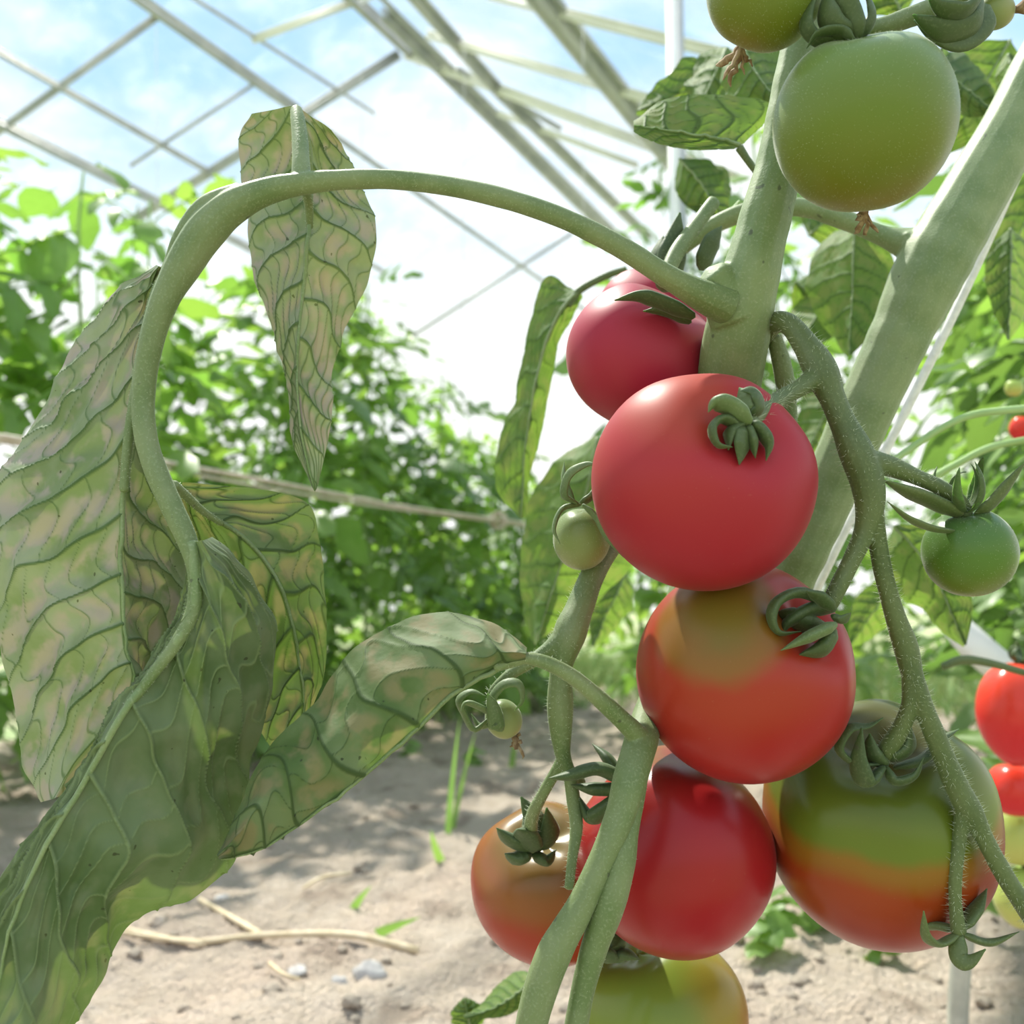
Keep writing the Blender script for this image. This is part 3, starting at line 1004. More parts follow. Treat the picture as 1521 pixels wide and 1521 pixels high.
# ------------------------------------------------------------------ stems and trusses
def stem_part(name, tubes, mat, parent, voxel=0.0007, k=14, hair=0.0, hlen=0.0022, sm=6, seed=0):
    """tubes of [(px, py, depth, width_px)] grown together into one surface"""
    mb = MB()
    src = []
    for pts in tubes:
        C, r = pts_px(pts)
        r = wobble(C, r, 0.05, seed)
        mb.tube(C, r, k)
        src.append((C, r))
    o = obj(name, mb.mesh(name), M[mat], parent)
    if voxel:
        rm = o.modifiers.new('grow_together', 'REMESH')
        rm.mode = 'VOXEL'
        rm.voxel_size = voxel
        rm.use_smooth_shade = True
        s_ = o.modifiers.new('soften', 'SMOOTH')
        s_.factor = 0.5
        s_.iterations = sm
    if hair:
        r_ = np.random.default_rng(seed + 50)
        hb = MB()
        for C, r in src:
            ln = np.linalg.norm(np.diff(C, axis=0), axis=1)
            T, A, B = frames(C)
            n = int(hair * ln.sum() * 1000)
            cs = np.concatenate([[0], np.cumsum(ln)])
            for q in range(n):
                f = np.interp(r_.uniform(0, cs[-1]), cs, np.arange(len(C)))
                i = int(min(f, len(C) - 2)); g = f - i
                c = C[i] * (1 - g) + C[i + 1] * g
                ra = r[i] * (1 - g) + r[i + 1] * g
                th = r_.uniform(0, 6.283)
                nn = A[i] * math.cos(th) + B[i] * math.sin(th)
                d = nn + T[i] * r_.normal(0, 0.3) + r_.normal(0, 0.15, 3)
                d /= np.linalg.norm(d)
                p0 = c + nn * ra * 0.93
                hl = hlen * r_.uniform(0.35, 1.15)
                s1 = np.cross(d, T[i]); s1 /= np.linalg.norm(s1) + 1e-9
                s2 = np.cross(d, s1)
                wv = 0.00008
                tp = p0 + d * hl
                hb.add([p0 + s1 * wv, p0 - s1 * wv * 0.5 + s2 * wv * 0.87, p0 - s1 * wv * 0.5 - s2 * wv * 0.87, tp], None,
                       [[0, 1, 3], [1, 2, 3], [2, 0, 3]])
        h = obj('stem_hair', hb.mesh('stem_hair'), M['hair'], o, do_smooth=False)
        h['kind'] = 'stuff'
    return o


# main stem with the arching leaf stalk
stem_part('stem', [
    [(1235, -120, .47, 62), (1205, 0, .465, 60), (1180, 120, .46, 62), (1158, 240, .456, 68), (1135, 330, .452, 76), (1112, 420, .45, 88), (1094, 500, .458, 98), (1082, 570, .475, 98), (1070, 660, .51, 92), (1050, 800, .525, 84), (1010, 950, .52, 70), (966, 1060, .485, 48), (950, 1105, .45, 44)],
    [(1056, 405, .444, 50), (1070, 425, .446, 60), (1090, 470, .45, 80)],
], 'stem_pale', plant, 0.0009, hair=2.2, hlen=0.0016, seed=1)
stem_part('leaf_stalk', [
    [(1080, 455, .444, 60), (1035, 435, .438, 44), (985, 407, .434, 35), (920, 366, .432, 33), (840, 326, .43, 31), (760, 298, .428, 30), (680, 279, .427, 29), (600, 268, .426, 29), (540, 266, .425, 30), (470, 270, .424, 32), (400, 283, .423, 40), (345, 308, .422, 52), (305, 345, .421, 58), (272, 395, .42, 52), (243, 450, .418, 42), (222, 520, .417, 36), (213, 590, .416, 34), (216, 645, .413, 34), (230, 695, .41, 34), (254, 750, .407, 34), (277, 800, .404, 31), (291, 850, .401, 26), (287, 905, .398, 22), (262, 955, .394, 20), (228, 1000, .391, 18), (190, 1050, .388, 16)],
    [(360, 285, .424, 30), (310, 310, .424, 40), (275, 350, .425, 34), (255, 395, .427, 26), (232, 440, .426, 20), (214, 510, .423, 18), (202, 580, .42, 17), (190, 660, .417, 16), (184, 730, .415, 14)],
    [(448, 268, .425, 30), (447, 240, .43, 27), (446, 210, .438, 25), (443, 182, .446, 22), (440, 163, .452, 18)],
    [(258, 720, .412, 16), (275, 735, .425, 14), (300, 758, .438, 12), (330, 778, .446, 10)],
    [(450, 268, .43, 18), (458, 300, .45, 15), (460, 340, .458, 11)],
], 'stem', plant, 0.0006, hair=3.0, hlen=0.0009, seed=2)
# the lower double stem and the stalk of the rolled leaflet
stem_part('stem', [
    [(966, 1050, .475, 44), (954, 1095, .44, 50), (938, 1150, .425, 52), (918, 1220, .418, 46), (888, 1290, .413, 40), (860, 1350, .410, 44), (826, 1410, .408, 52), (803, 1470, .406, 52), (788, 1530, .405, 48), (775, 1620, .41, 46), (760, 1800, .44, 46), (752, 2060, .50, 46)],
    [(955, 1100, .436, 34), (930, 1075, .428, 30), (890, 1038, .42, 26), (850, 1005, .415, 24), (810, 984, .412, 22), (775, 978, .41, 18), (735, 992, .406, 15)],
], 'stem', plant, 0.0007, hair=2.5, hlen=0.0010, seed=3)
stem_part('side_stem', [
    [(945, 1160, .43, 34), (932, 1230, .42, 36), (918, 1290, .416, 50), (902, 1350, .413, 48), (882, 1410, .412, 40), (866, 1470, .411, 36), (853, 1540, .41, 36), (835, 1640, .415, 38), (800, 1820, .445, 40), (790, 2060, .50, 40)],
], 'stem', plant, 0, hair=2.5, hlen=0.0010, seed=33)
# the truss that carries the ripe fruit
stem_part('truss_stem', [
    [(1128, 500, .462, 40), (1150, 480, .452, 34), (1172, 482, .443, 32), (1195, 510, .436, 38), (1218, 548, .43, 50), (1235, 588, .427, 40), (1252, 628, .425, 40), (1272, 672, .423, 52), (1287, 712, .422, 50), (1292, 750, .422, 44), (1284, 790, .422, 32), (1266, 830, .421, 28), (1248, 866, .42, 27), (1232, 898, .42, 26)],
    [(1218, 556, .43, 40), (1190, 575, .424, 27), (1160, 592, .416, 27), (1132, 610, .40, 28), (1112, 628, .388, 24)],
    [(1285, 685, .423, 40), (1320, 692, .424, 32), (1360, 708, .425, 25), (1400, 726, .427, 23), (1428, 748, .43, 22), (1438, 775, .434, 18)],
    [(1292, 745, .422, 40), (1300, 785, .424, 30), (1312, 850, .426, 27), (1328, 910, .428, 30), (1345, 960, .43, 36), (1356, 1005, .43, 32), (1372, 1050, .43, 30), (1392, 1100, .431, 31), (1415, 1155, .432, 34), (1438, 1200, .432, 38), (1462, 1245, .432, 28), (1492, 1300, .432, 28), (1530, 1360, .432, 28), (1600, 1470, .44, 28)],
    [(1354, 1000, .43, 30), (1352, 1045, .431, 26), (1338, 1082, .434, 26), (1322, 1108, .438, 30), (1310, 1125, .442, 26)],
    [(1434, 1196, .432, 30), (1426, 1240, .432, 21), (1420, 1290, .431, 20), (1419, 1340, .431, 19), (1424, 1385, .431, 24)],
], 'stem_dark', plant, 0.0006, hair=5.0, hlen=0.0036, seed=4)
# the lower truss
stem_part('truss_stem', [
    [(950, 760, .50, 36), (905, 812, .485, 36), (880, 855, .474, 37), (862, 900, .466, 42), (846, 942, .46, 50), (834, 990, .458, 34), (832, 1040, .457, 40), (833, 1085, .456, 34), (836, 1120, .456, 24), (846, 1148, .457, 22), (862, 1164, .462, 20)],
    [(846, 942, .46, 44), (815, 965, .458, 24), (785, 985, .457, 20), (755, 1004, .457, 17), (733, 1028, .458, 16), (730, 1052, .46, 15)],
    [(838, 1125, .456, 20), (822, 1152, .458, 17), (805, 1182, .462, 18), (790, 1215, .48, 20), (788, 1258, .50, 24)],
    [(846, 1148, .457, 20), (852, 1190, .455, 22), (856, 1230, .452, 20), (850, 1275, .448, 16), (845, 1320, .444, 14)],
], 'stem', plant, 0.0006, hair=4.0, hlen=0.0026, seed=5)
# small stalks near the upper fruit and the upright stalk behind
stem_part('truss_stem', [[(1060, 300, .54, 20), (1030, 340, .53, 22), (1005, 375, .52, 24), (985, 420, .51, 22)]], 'stem', plant, 0, hair=2.0, hlen=0.0016, seed=6)
stem_part('truss_stem', [[(1150, 500, .46, 22), (1162, 545, .462, 28), (1170, 600, .466, 26), (1172, 660, .47, 24)]], 'stem', plant, 0, hair=2.0, hlen=0.0016, seed=6)
# the upper truss with green fruit
stem_part('truss_stem', [
    [(1200, -40, .45, 44), (1230, 10, .43, 42), (1255, 35, .412, 36), (1272, 52, .402, 30)],
    [(1262, 48, .425, 30), (1310, 40, .42, 28), (1350, 26, .418, 30), (1395, 10, .416, 32), (1440, -10, .414, 30), (1500, -40, .41, 28)],
    [(1225, 0, .43, 30), (1190, -40, .415, 24), (1160, -80, .405, 20)],
], 'stem', plant, 0.0007, hair=4.0, hlen=0.0008, seed=7)
# second plant: thick stem
stem_part('stem', [
    [(1640, -60, .56, 84), (1560, 80, .555, 88), (1500, 195, .55, 90), (1440, 300, .546, 98), (1385, 395, .544, 104), (1345, 480, .545, 92), (1310, 555, .547, 86), (1270, 640, .55, 84), (1225, 745, .555, 80), (1180, 840, .56, 78), (1130, 950, .575, 76), (1070, 1090, .60, 74), (1020, 1250, .63, 72), (990, 1420, .65, 70), (975, 1600, .66, 70), (965, 1920, .66, 70)],
    [(1400, 385, .546, 60), (1355, 365, .55, 52), (1310, 350, .555, 30), (1250, 325, .56, 30), (1190, 308, .565, 28), (1120, 312, .57, 28), (1060, 335, .575, 26), (1010, 372, .58, 22), (990, 395, .585, 18)],
    [(1350, 345, .545, 22), (1352, 360, .546, 30)],
], 'stem_pale', plant2, 0.001, hair=1.6, hlen=0.0018, seed=8)
for pts in ([(1310, 695, .60, 10), (1350, 668, .61, 10), (1400, 635, .62, 10), (1450, 615, .63, 11), (1530, 606, .64, 12)],
            [(1380, 712, .72, 11), (1420, 690, .72, 11), (1470, 665, .72, 11), (1530, 652, .72, 11)],
            [(1100, 300, .6, 8), (1080, 320, .6, 8), (1050, 345, .6, 9)]):
    stem_part('leaf_stalk', [pts], 'far_stem', plant2, 0, 8)
for pts in ([(1128, 262, .55, 9), (1112, 240, .55, 11), (1098, 219, .55, 13)],
            [(930, 400, .74, 10), (900, 410, .74, 11), (860, 432, .74, 11), (845, 455, .74, 8)],
            [(1400, 990, .8, 12), (1430, 980, .8, 14), (1470, 985, .8, 12), (1525, 1000, .8, 10)]):
    stem_part('leaf_stalk', [pts], 'stem_dark', plant2, 0, 10)

# --- leaves behind the fruit
veined('leaf', net([(850, 425), (815, 412), (795, 450), (780, 520), (765, 590), (742, 650), (737, 720), (768, 765)],
                   [(862, 432), (838, 455), (814, 500), (797, 560), (786, 620), (778, 680), (776, 730), (776, 770)],
                   [(868, 442), (852, 472), (834, 502), (823, 540), (812, 600), (800, 660), (786, 715), (782, 765)],
                   .76, .74, .75), 110, 60, 'leaf_up', plant2, seed=31, midw=0.0016, puff=0.0009)
veined('leaf', net([(880, 645), (820, 690), (785, 750), (775, 820), (775, 880), (790, 950)],
                   [(890, 650), (870, 730), (845, 800), (825, 860), (810, 910), (796, 958)],
                   [(902, 655), (925, 720), (940, 790), (940, 838), (885, 895), (806, 945)],
                   .84, .80, .82), 110, 70, 'leaf_up', plant2, seed=32, midw=0.0016, puff=0.0009)
veined('leaf', net([(1112, 208), (1148, 160), (1092, 141), (1030, 140), (980, 151), (942, 180)],
                   [(1098, 218), (1066, 208), (1030, 201), (990, 195), (962, 191), (941, 188)],
                   [(1090, 222), (1060, 223), (1020, 222), (982, 215), (956, 205), (941, 196)],
                   .57, .55, .545), 110, 70, 'leaf_up', plant2, seed=33, midw=0.0014, sweep=0.3, nsec=5, puff=0.0004, rough=0.0012)
ql = [((1270, 335), (1262, 528), 135, .78, .76, 0, .02), ((1100, 60), (1175, 165), 110, .66, .62, 10, .03), ((1060, 95), (945, 165), 70, .80, .80, -10, .03),
      ((1010, 235), (1085, 330), 70, .80, .78, 0, .03), ((1050, 240), (1060, 330), 80, .85, .80, 8, .02), ((1380, 90), (1480, 170), 90, .74, .70, 0, .03),
      ((1400, 190), (1400, 70), 90, .72, .75, 0, .02), ((1500, 60), (1400, 230), 120, .80, .78, 0, .0), ((1500, 340), (1498, 505), 70, .75, .73, 0, .03),
      ((1330, 780), (1434, 958), 105, .72, .70, -12, .02), ((1340, 20), (1300, -60), 80, .7, .7, 0, .02), ((1560, 250), (1470, 440), 90, .9, .85, 0, .02),
      ((1500, 80), (1530, 180), 70, .72, .70, 0, .02), ((1080, 70), (1030, 180), 75, .78, .75, 0, .03), ((1330, 860), (1260, 960), 60, .9, .88, 0, .02),
      ((800, 1450), (690, 1512), 48, .70, .69, -8, .02), ((700, 1530), (690, 1482), 52, .72, .71, 0, .01), ((930, 850), (880, 960), 60, .95, .9, 0, .02),
      ((1240, 430), (1180, 520), 80, .9, .88, 0, .02), ((1250, 560), (1190, 690), 80, .95, .92, 0, .02), ((1180, 420), (1250, 470), 70, .92, .95, 0, .02), ((1205, 640), (1260, 760), 60, 1.0, .97, 0, .02), ((1200, 350), (1260, 300), 90, 1.0, 1.0, 0, .02)]
for k, (b_, t_, wd, d0, d1, bd, fo) in enumerate(ql):
    quick_leaf('leaf', b_, t_, wd, d0, d1, 'leaf_up', plant2, bend=bd, fold=fo, seed=60 + k, tiltd=0.02 * ((k % 3) - 1))

# ------------------------------------------------------------------ tomatoes
def cam_dir(px, py, a, b, c):
    """right, up, towards the viewer as seen at a pixel -> world"""
    vd = ray(px, py).normalized()
    rt = (RIGHT - vd * RIGHT.dot(vd)).normalized()
    up = rt.cross(vd).normalized()
    return (rt * a + up * b - vd * c).normalized()


def tube_local(C, r, k=8, flat=1.0):
    V, Q, a, b = tube_arrays(C, r, k, flat=flat)
    mb = MB(); mb.add(V, Q, np.vstack([a, b]))
    return mb


def sepal_mesh(L_, wd, phi, a0, curl, r0, z0, thick=0.0007, power=1.0, side=0.0):
    n = 16
    s = np.linspace(0, 1, n)
    ang = a0 + curl * s ** power
    ds = L_ / (n - 1)
    r = r0 + np.concatenate([[0], np.cumsum(np.cos(ang[:-1]) * ds)])
    z = z0 + np.concatenate([[0], np.cumsum(np.sin(ang[:-1]) * ds)])
    y = side * L_ * s ** 2
    wv = wd / 2 * np.clip(0.55 + 1.2 * s, 0, 1) * np.clip((1 - s) * 1.6, 0, 1) ** 0.75 + 0.0002
    k = 8
    th = np.linspace(0, 2 * math.pi, k, endpoint=False)
    V = []
    for i in range(n):
        nr, nz = -math.sin(ang[i]), math.cos(ang[i])
        for t_ in th:
            a = wv[i] * math.cos(t_)
            h = thick * (0.4 + 0.6 * wv[i] / (wd / 2)) * math.sin(t_) + 0.35 * abs(a)
            V.append((r[i] + nr * h, y[i] + a, z[i] + nz * h))
    V = np.array(V)
    Q = grid_faces(n, k, True)
    V = np.vstack([V, V[:k].mean(0), V[-k:].mean(0)])
    j = np.arange(k)
    T = np.vstack([np.stack([np.full(k, n * k), (j + 1) % k, j], -1), np.stack([np.full(k, n * k + 1), (n - 1) * k + j, (n - 1) * k + (j + 1) % k], -1)])
    c, s_ = math.cos(phi), math.sin(phi)
    V = V @ np.array([[c, s_, 0], [-s_, c, 0], [0, 0, 1]])
    mb = MB(); mb.add(V, Q, T)
    return mb.mesh('sepal')


def dried_flower(root, p, d, size, seed, label='shrivelled brown flower remnant'):
    r_ = np.random.default_rng(seed)
    mb = MB()
    d = np.array(d, float)
    for k in range(5):
        s = np.linspace(0, 1, 9)
        sd = r_.normal(0, 0.33, 3)
        C = np.array(p)[None] + s[:, None] * d * size * r_.uniform(0.7, 1.1) + (s ** 1.5)[:, None] * sd * size + 0.05 * size * r_.normal(0, 1, (9, 3)) * s[:, None]
        mb.tube(C, size * np.array([.10, .13, .15, .13, .11, .12, .13, .10, .03]) * r_.uniform(0.7, 1.2), 6, flat=0.5)
    o = obj('dried_flower', mb.mesh('dried_flower'), M['dry'], root, world=False)
    o['label'] = label
    return o


def tomato(px, py, d, rpx, axis, mat, label, sz=0.88, dimple=0.2, lob=0.03, nlob=5, ripe_dir=None, sepals=5, slen=1.0, swid=0.2, a0=0.2, curl=2.4,
           smat='sepal', seed=0, group=None, point=0.0, smin=0.0, tilt_x=1.0, spow=1.0, side=0.15, dried=None, cat='tomato', calyx=True):
    r_ = np.random.default_rng(seed)
    R = rpx / F * d
    ax = cam_dir(px, py, *axis)
    quat = ax.to_track_quat('Z', 'Y')
    c = P(px, py, d)
    root = empty('tomato', c, quat)
    tag(root, label, cat, group)
    nt_, np_ = 56, 80
    th = np.linspace(0.0, math.pi, nt_)
    ph = np.linspace(0, 2 * math.pi, np_, endpoint=False)
    TH, PH = np.meshgrid(th, ph, indexing='ij')
    g = np.exp(-((TH - 0.75) / 0.55) ** 2)
    p0 = r_.uniform(0, 6.28)
    lb = 1 + lob * g * np.cos(nlob * PH + p0) + lob * 0.6 * np.cos(2 * PH + p0 * 1.7) * np.sin(TH)
    sr = np.sin(TH) ** 0.92
    X = R * lb * sr * np.cos(PH) * tilt_x
    Y = R * lb * sr * np.sin(PH)
    Z = R * sz * np.cos(TH)
    Z -= R * dimple * np.exp(-(TH / 0.36) ** 2) * (1 + 0.08 * np.cos(nlob * PH + p0))
    Z += R * 0.05 * np.exp(-((math.pi - TH) / 0.25) ** 2) * (1 if point <= 0 else 0)
    Z -= R * point * np.exp(-((math.pi - TH) / 0.6) ** 2)
    Vt = np.stack([X, Y, Z], -1).reshape(-1, 3)
    me = mesh_np('fruit', Vt, grid_faces(nt_, np_, True)[:, ::-1])
    rd = np.array([0, 0, 1.0]) if ripe_dir is None else np.array(quat.inverted() @ cam_dir(px, py, *ripe_dir))
    nv_ = Vt / (np.linalg.norm(Vt, axis=1)[:, None] + 1e-9)
    set_attr(me, 'ripe', nv_ @ rd)
    fr = obj('fruit', me, M[mat], root, world=False)
    if calyx:
        z0 = R * (sz - dimple) + 0.0004
        hub = np.array([[0, 0, z0 - 0.002], [0, 0, z0 + 0.0015], [0, 0, z0 + 0.004]])
        obj('calyx_hub', MB().tube(hub, [R * 0.11, R * 0.12, R * 0.07], 10).mesh('calyx_hub'), M[smat], root, world=False)
        for k in range(sepals):
            phi = 2 * math.pi * k / sepals + r_.normal(0, 0.2) + smin
            m_ = sepal_mesh(R * slen * r_.uniform(0.8, 1.2), R * swid * r_.uniform(0.85, 1.15), phi, a0 + r_.normal(0, 0.2), curl + r_.normal(0, 0.5), R * 0.05, z0 + 0.001,
                            thick=R * 0.018, power=spow, side=r_.normal(0, side))
            obj('sepal', m_, M[smat], root, world=False)
    if dried is not None:
        size, seed_d = dried[0], dried[1]
        dried_flower(root, (0, 0, -R * sz * 0.97 - R * point), dried[2] if len(dried) > 2 else (0, 0, -1), size, seed_d)
    return root


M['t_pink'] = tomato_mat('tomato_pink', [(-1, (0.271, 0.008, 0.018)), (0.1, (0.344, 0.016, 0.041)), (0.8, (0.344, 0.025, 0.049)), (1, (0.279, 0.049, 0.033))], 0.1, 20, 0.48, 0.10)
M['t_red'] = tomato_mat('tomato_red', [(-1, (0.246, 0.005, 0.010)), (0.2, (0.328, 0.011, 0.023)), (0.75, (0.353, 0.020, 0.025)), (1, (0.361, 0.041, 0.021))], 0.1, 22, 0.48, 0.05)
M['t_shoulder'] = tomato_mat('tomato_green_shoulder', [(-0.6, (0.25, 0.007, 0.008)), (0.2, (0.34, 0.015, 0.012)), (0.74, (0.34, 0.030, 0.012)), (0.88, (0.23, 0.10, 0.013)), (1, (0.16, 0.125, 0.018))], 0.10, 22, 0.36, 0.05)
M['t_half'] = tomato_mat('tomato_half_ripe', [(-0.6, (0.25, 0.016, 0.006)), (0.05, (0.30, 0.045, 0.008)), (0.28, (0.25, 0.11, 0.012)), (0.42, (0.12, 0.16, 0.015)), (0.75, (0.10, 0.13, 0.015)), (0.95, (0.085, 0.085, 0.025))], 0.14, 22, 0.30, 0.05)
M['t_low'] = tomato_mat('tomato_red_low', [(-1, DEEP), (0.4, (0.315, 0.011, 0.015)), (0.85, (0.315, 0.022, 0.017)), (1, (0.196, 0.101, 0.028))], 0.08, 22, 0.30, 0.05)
M['t_orange'] = tomato_mat('tomato_orange', [(-0.5, (0.326, 0.017, 0.011)), (0.15, (0.337, 0.039, 0.017)), (0.55, (0.281, 0.090, 0.028)), (1, (0.168, 0.123, 0.034))], 0.1, 24, 0.27, 0.05)
M['t_yellowgreen'] = tomato_mat('tomato_yellow_green', [(-0.7, (0.385, 0.151, 0.016)), (0.0, (0.301, 0.225, 0.030)), (0.6, (0.184, 0.243, 0.034))], 0.3, 20, 0.27, 0.05)
M['t_green'] = tomato_mat('tomato_green', [(-0.9, (0.185, 0.15, 0.02)), (-0.3, (0.135, 0.165, 0.016)), (0.4, (0.125, 0.18, 0.025)), (1, (0.14, 0.22, 0.06))], 0.3, 18, 0.36, 0.22)
M['t_small'] = tomato_mat('tomato_small_green', [(-0.8, (0.273, 0.285, 0.124)), (0.3, (0.211, 0.260, 0.087)), (1, (0.174, 0.236, 0.074))], 0.1, 30, 0.35, 0.3)
M['t_darkgreen'] = tomato_mat('tomato_dark_green', [(-0.9, (0.161, 0.186, 0.031)), (0.2, (0.081, 0.161, 0.022)), (1, (0.074, 0.149, 0.037))], 0.1, 30, 0.32, 0.25)
M['t_farred'] = tomato_mat('tomato_far_red', [(-1, (0.60, 0.02, 0.03)), (1, (0.72, 0.06, 0.03))], 0.1, 20, 0.25, 0.05)
M['t_fargreen'] = tomato_mat('tomato_far_green', [(-1, (0.50, 0.50, 0.14)), (1, (0.34, 0.46, 0.10))], 0.1, 20, 0.3, 0.1)

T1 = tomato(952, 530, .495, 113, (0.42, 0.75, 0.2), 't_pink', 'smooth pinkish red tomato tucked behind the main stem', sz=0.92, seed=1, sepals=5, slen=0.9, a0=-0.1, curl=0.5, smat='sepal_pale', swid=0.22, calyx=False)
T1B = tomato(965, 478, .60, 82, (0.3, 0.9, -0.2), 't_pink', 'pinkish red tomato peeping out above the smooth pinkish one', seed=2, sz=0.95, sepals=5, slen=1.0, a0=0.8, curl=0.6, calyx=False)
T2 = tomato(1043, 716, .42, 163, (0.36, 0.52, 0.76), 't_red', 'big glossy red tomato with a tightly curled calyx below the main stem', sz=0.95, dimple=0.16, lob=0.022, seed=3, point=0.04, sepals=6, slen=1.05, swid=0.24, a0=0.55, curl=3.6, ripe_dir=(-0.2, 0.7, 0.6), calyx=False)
T3 = tomato(1105, 998, .452, 160, (0.58, 0.50, 0.62), 't_shoulder', 'red tomato with an olive green patch on its shoulder', sz=0.97, dimple=0.17, lob=0.02, seed=4, sepals=5, slen=0.85, swid=0.26, a0=0.3, curl=3.0, ripe_dir=(-0.2, 0.47, 0.85), calyx=False)
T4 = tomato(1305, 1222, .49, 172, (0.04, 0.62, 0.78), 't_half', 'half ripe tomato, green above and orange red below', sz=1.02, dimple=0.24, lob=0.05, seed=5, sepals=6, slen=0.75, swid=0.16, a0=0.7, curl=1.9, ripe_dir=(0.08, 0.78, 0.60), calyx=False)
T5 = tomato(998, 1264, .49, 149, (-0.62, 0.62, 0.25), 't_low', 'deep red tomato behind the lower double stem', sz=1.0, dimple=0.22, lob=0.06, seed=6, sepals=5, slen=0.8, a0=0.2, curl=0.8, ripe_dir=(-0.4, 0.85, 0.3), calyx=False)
T6 = tomato(817, 1312, .545, 116, (-0.1, 0.62, 0.78), 't_orange', 'orange red tomato hanging over the bare soil', sz=0.98, dimple=0.2, lob=0.04, seed=7, sepals=5, slen=0.55, swid=0.2, a0=0.5, curl=1.5, smat='sepal', smin=0.3, calyx=False)
T7 = tomato(984, 1510, .535, 124, (-0.3, 0.8, 0.45), 't_yellowgreen', 'yellow green tomato below the deep red one', sz=0.95, dimple=0.15, lob=0.03, seed=8, sepals=5, slen=0.7, a0=0.1, curl=0.3, ripe_dir=(-0.7, 0.1, 0.7), calyx=False)
T8 = tomato(864, 800, .47, 43, (0.05, 0.92, 0.3), 't_small', 'tiny pale green tomato with long spreading sepals', sz=1.05, dimple=0.05, lob=0.02, seed=9, sepals=5, slen=1.7, swid=0.3, a0=0.5, curl=-1.5, smat='sepal_pale', smin=0.4, point=0.05, calyx=False)
T9 = tomato(1283, 181, .40, 132, (-0.12, 0.93, 0.12), 't_green', 'large round green tomato with bloom and a dry flower tip', sz=0.98, dimple=0.12, lob=0.008, seed=10, sepals=5, slen=0.75, swid=0.2, a0=1.2, curl=1.0, dried=(0.0115, 4, (0.1, 0.0, -1)), calyx=False)
T10 = tomato(1137, -14, .405, 86, (0.35, 0.9, 0.1), 't_green', 'green tomato hanging beside the large round one with a withered flower', sz=0.97, dimple=0.12, lob=0.01, seed=11, sepals=5, slen=0.8, a0=0.9, curl=0.6, dried=(0.013, 9, (0.5, -0.1, -0.7)))
T11 = tomato(1440, 820, .435, 68, (-0.08, 0.9, 0.35), 't_darkgreen', 'small dark green tomato with a spidery calyx', sz=0.95, dimple=0.1, lob=0.02, seed=12, sepals=6, slen=1.35, swid=0.24, a0=0.35, curl=2.2, smin=0.5)
T12 = tomato(1478, 18, .42, 25, (-0.8, -0.1, 0.2), 't_small', 'immature fruit with big hooked sepals and a brown flower', sz=1.1, dimple=0.02, lob=0.0, seed=13, sepals=6, slen=4.2, swid=1.0, a0=1.0, curl=1.1, dried=(0.017, 12, (0.35, 0.0, -0.9)), calyx=False)
BUD = tomato(748, 1068, .462, 27, (-0.45, 0.75, 0.2), 't_small', 'tiny yellow green fruit bud with coiled sepals', sz=1.1, dimple=0.02, lob=0.0, seed=14, sepals=6, slen=3.0, swid=0.55, a0=1.0, curl=2.6, smat='sepal_pale', dried=(0.009, 15, (0.4, 0, -0.8)), calyx=False)
# fruit of the row behind
tomato(1512, 1055, .92, 58, (0.1, 0.95, 0.1), 't_farred', 'bright red plum shaped tomato beside the half ripe one', sz=1.25, dimple=0.05, seed=15, slen=0.7, point=0.15)
tomato(1508, 1172, .95, 40, (0.1, 0.95, 0.1), 't_farred', 'small red tomato under the plum shaped one', sz=1.0, seed=16, slen=0.7)
tomato(1512, 1238, .98, 46, (0.1, 0.95, 0.1), 't_fargreen', 'pale green tomato under the small red one', sz=1.0, seed=17, slen=0.7)
tomato(1526, 1332, .98, 48, (0.1, 0.95, 0.1), 't_fargreen', 'pale green tomato lowest on its truss near the soil', sz=1.0, seed=18, slen=0.7)
tomato(1506, 576, 1.1, 13, (0, 1, 0), 't_fargreen', 'tiny pale green cherry tomato among the leaves', sz=1.0, seed=19)
tomato(1520, 636, 1.1, 20, (0, 1, 0), 't_farred', 'tiny red cherry tomato under the pale green cherry one', sz=1.0, seed=20)

# sepals whose curl the photograph shows clearly, each along its own curve
def sepals_px(root, curves, mat, flat=0.42):
    for pts in curves:
        n = len(pts)
        C, r = pts_px(pts, 22)
        s = np.linspace(0, 1, 22)
        r = 1.45 * r * np.clip((1 - s) * 2.2, 0.05, 1) ** 0.8 * np.clip(0.5 + s * 3, 0, 1)
        obj('sepal', MB().tube(C, r, 10, flat=flat).mesh('sepal'), M[mat], root)


def dd(pts, d, wd, dend=None):
    """pixel points with a common depth and width"""
    n = len(pts)
    return [(x, y, d + ((dend or d) - d) * i / max(1, n - 1), wd) for i, (x, y) in enumerate(pts)]


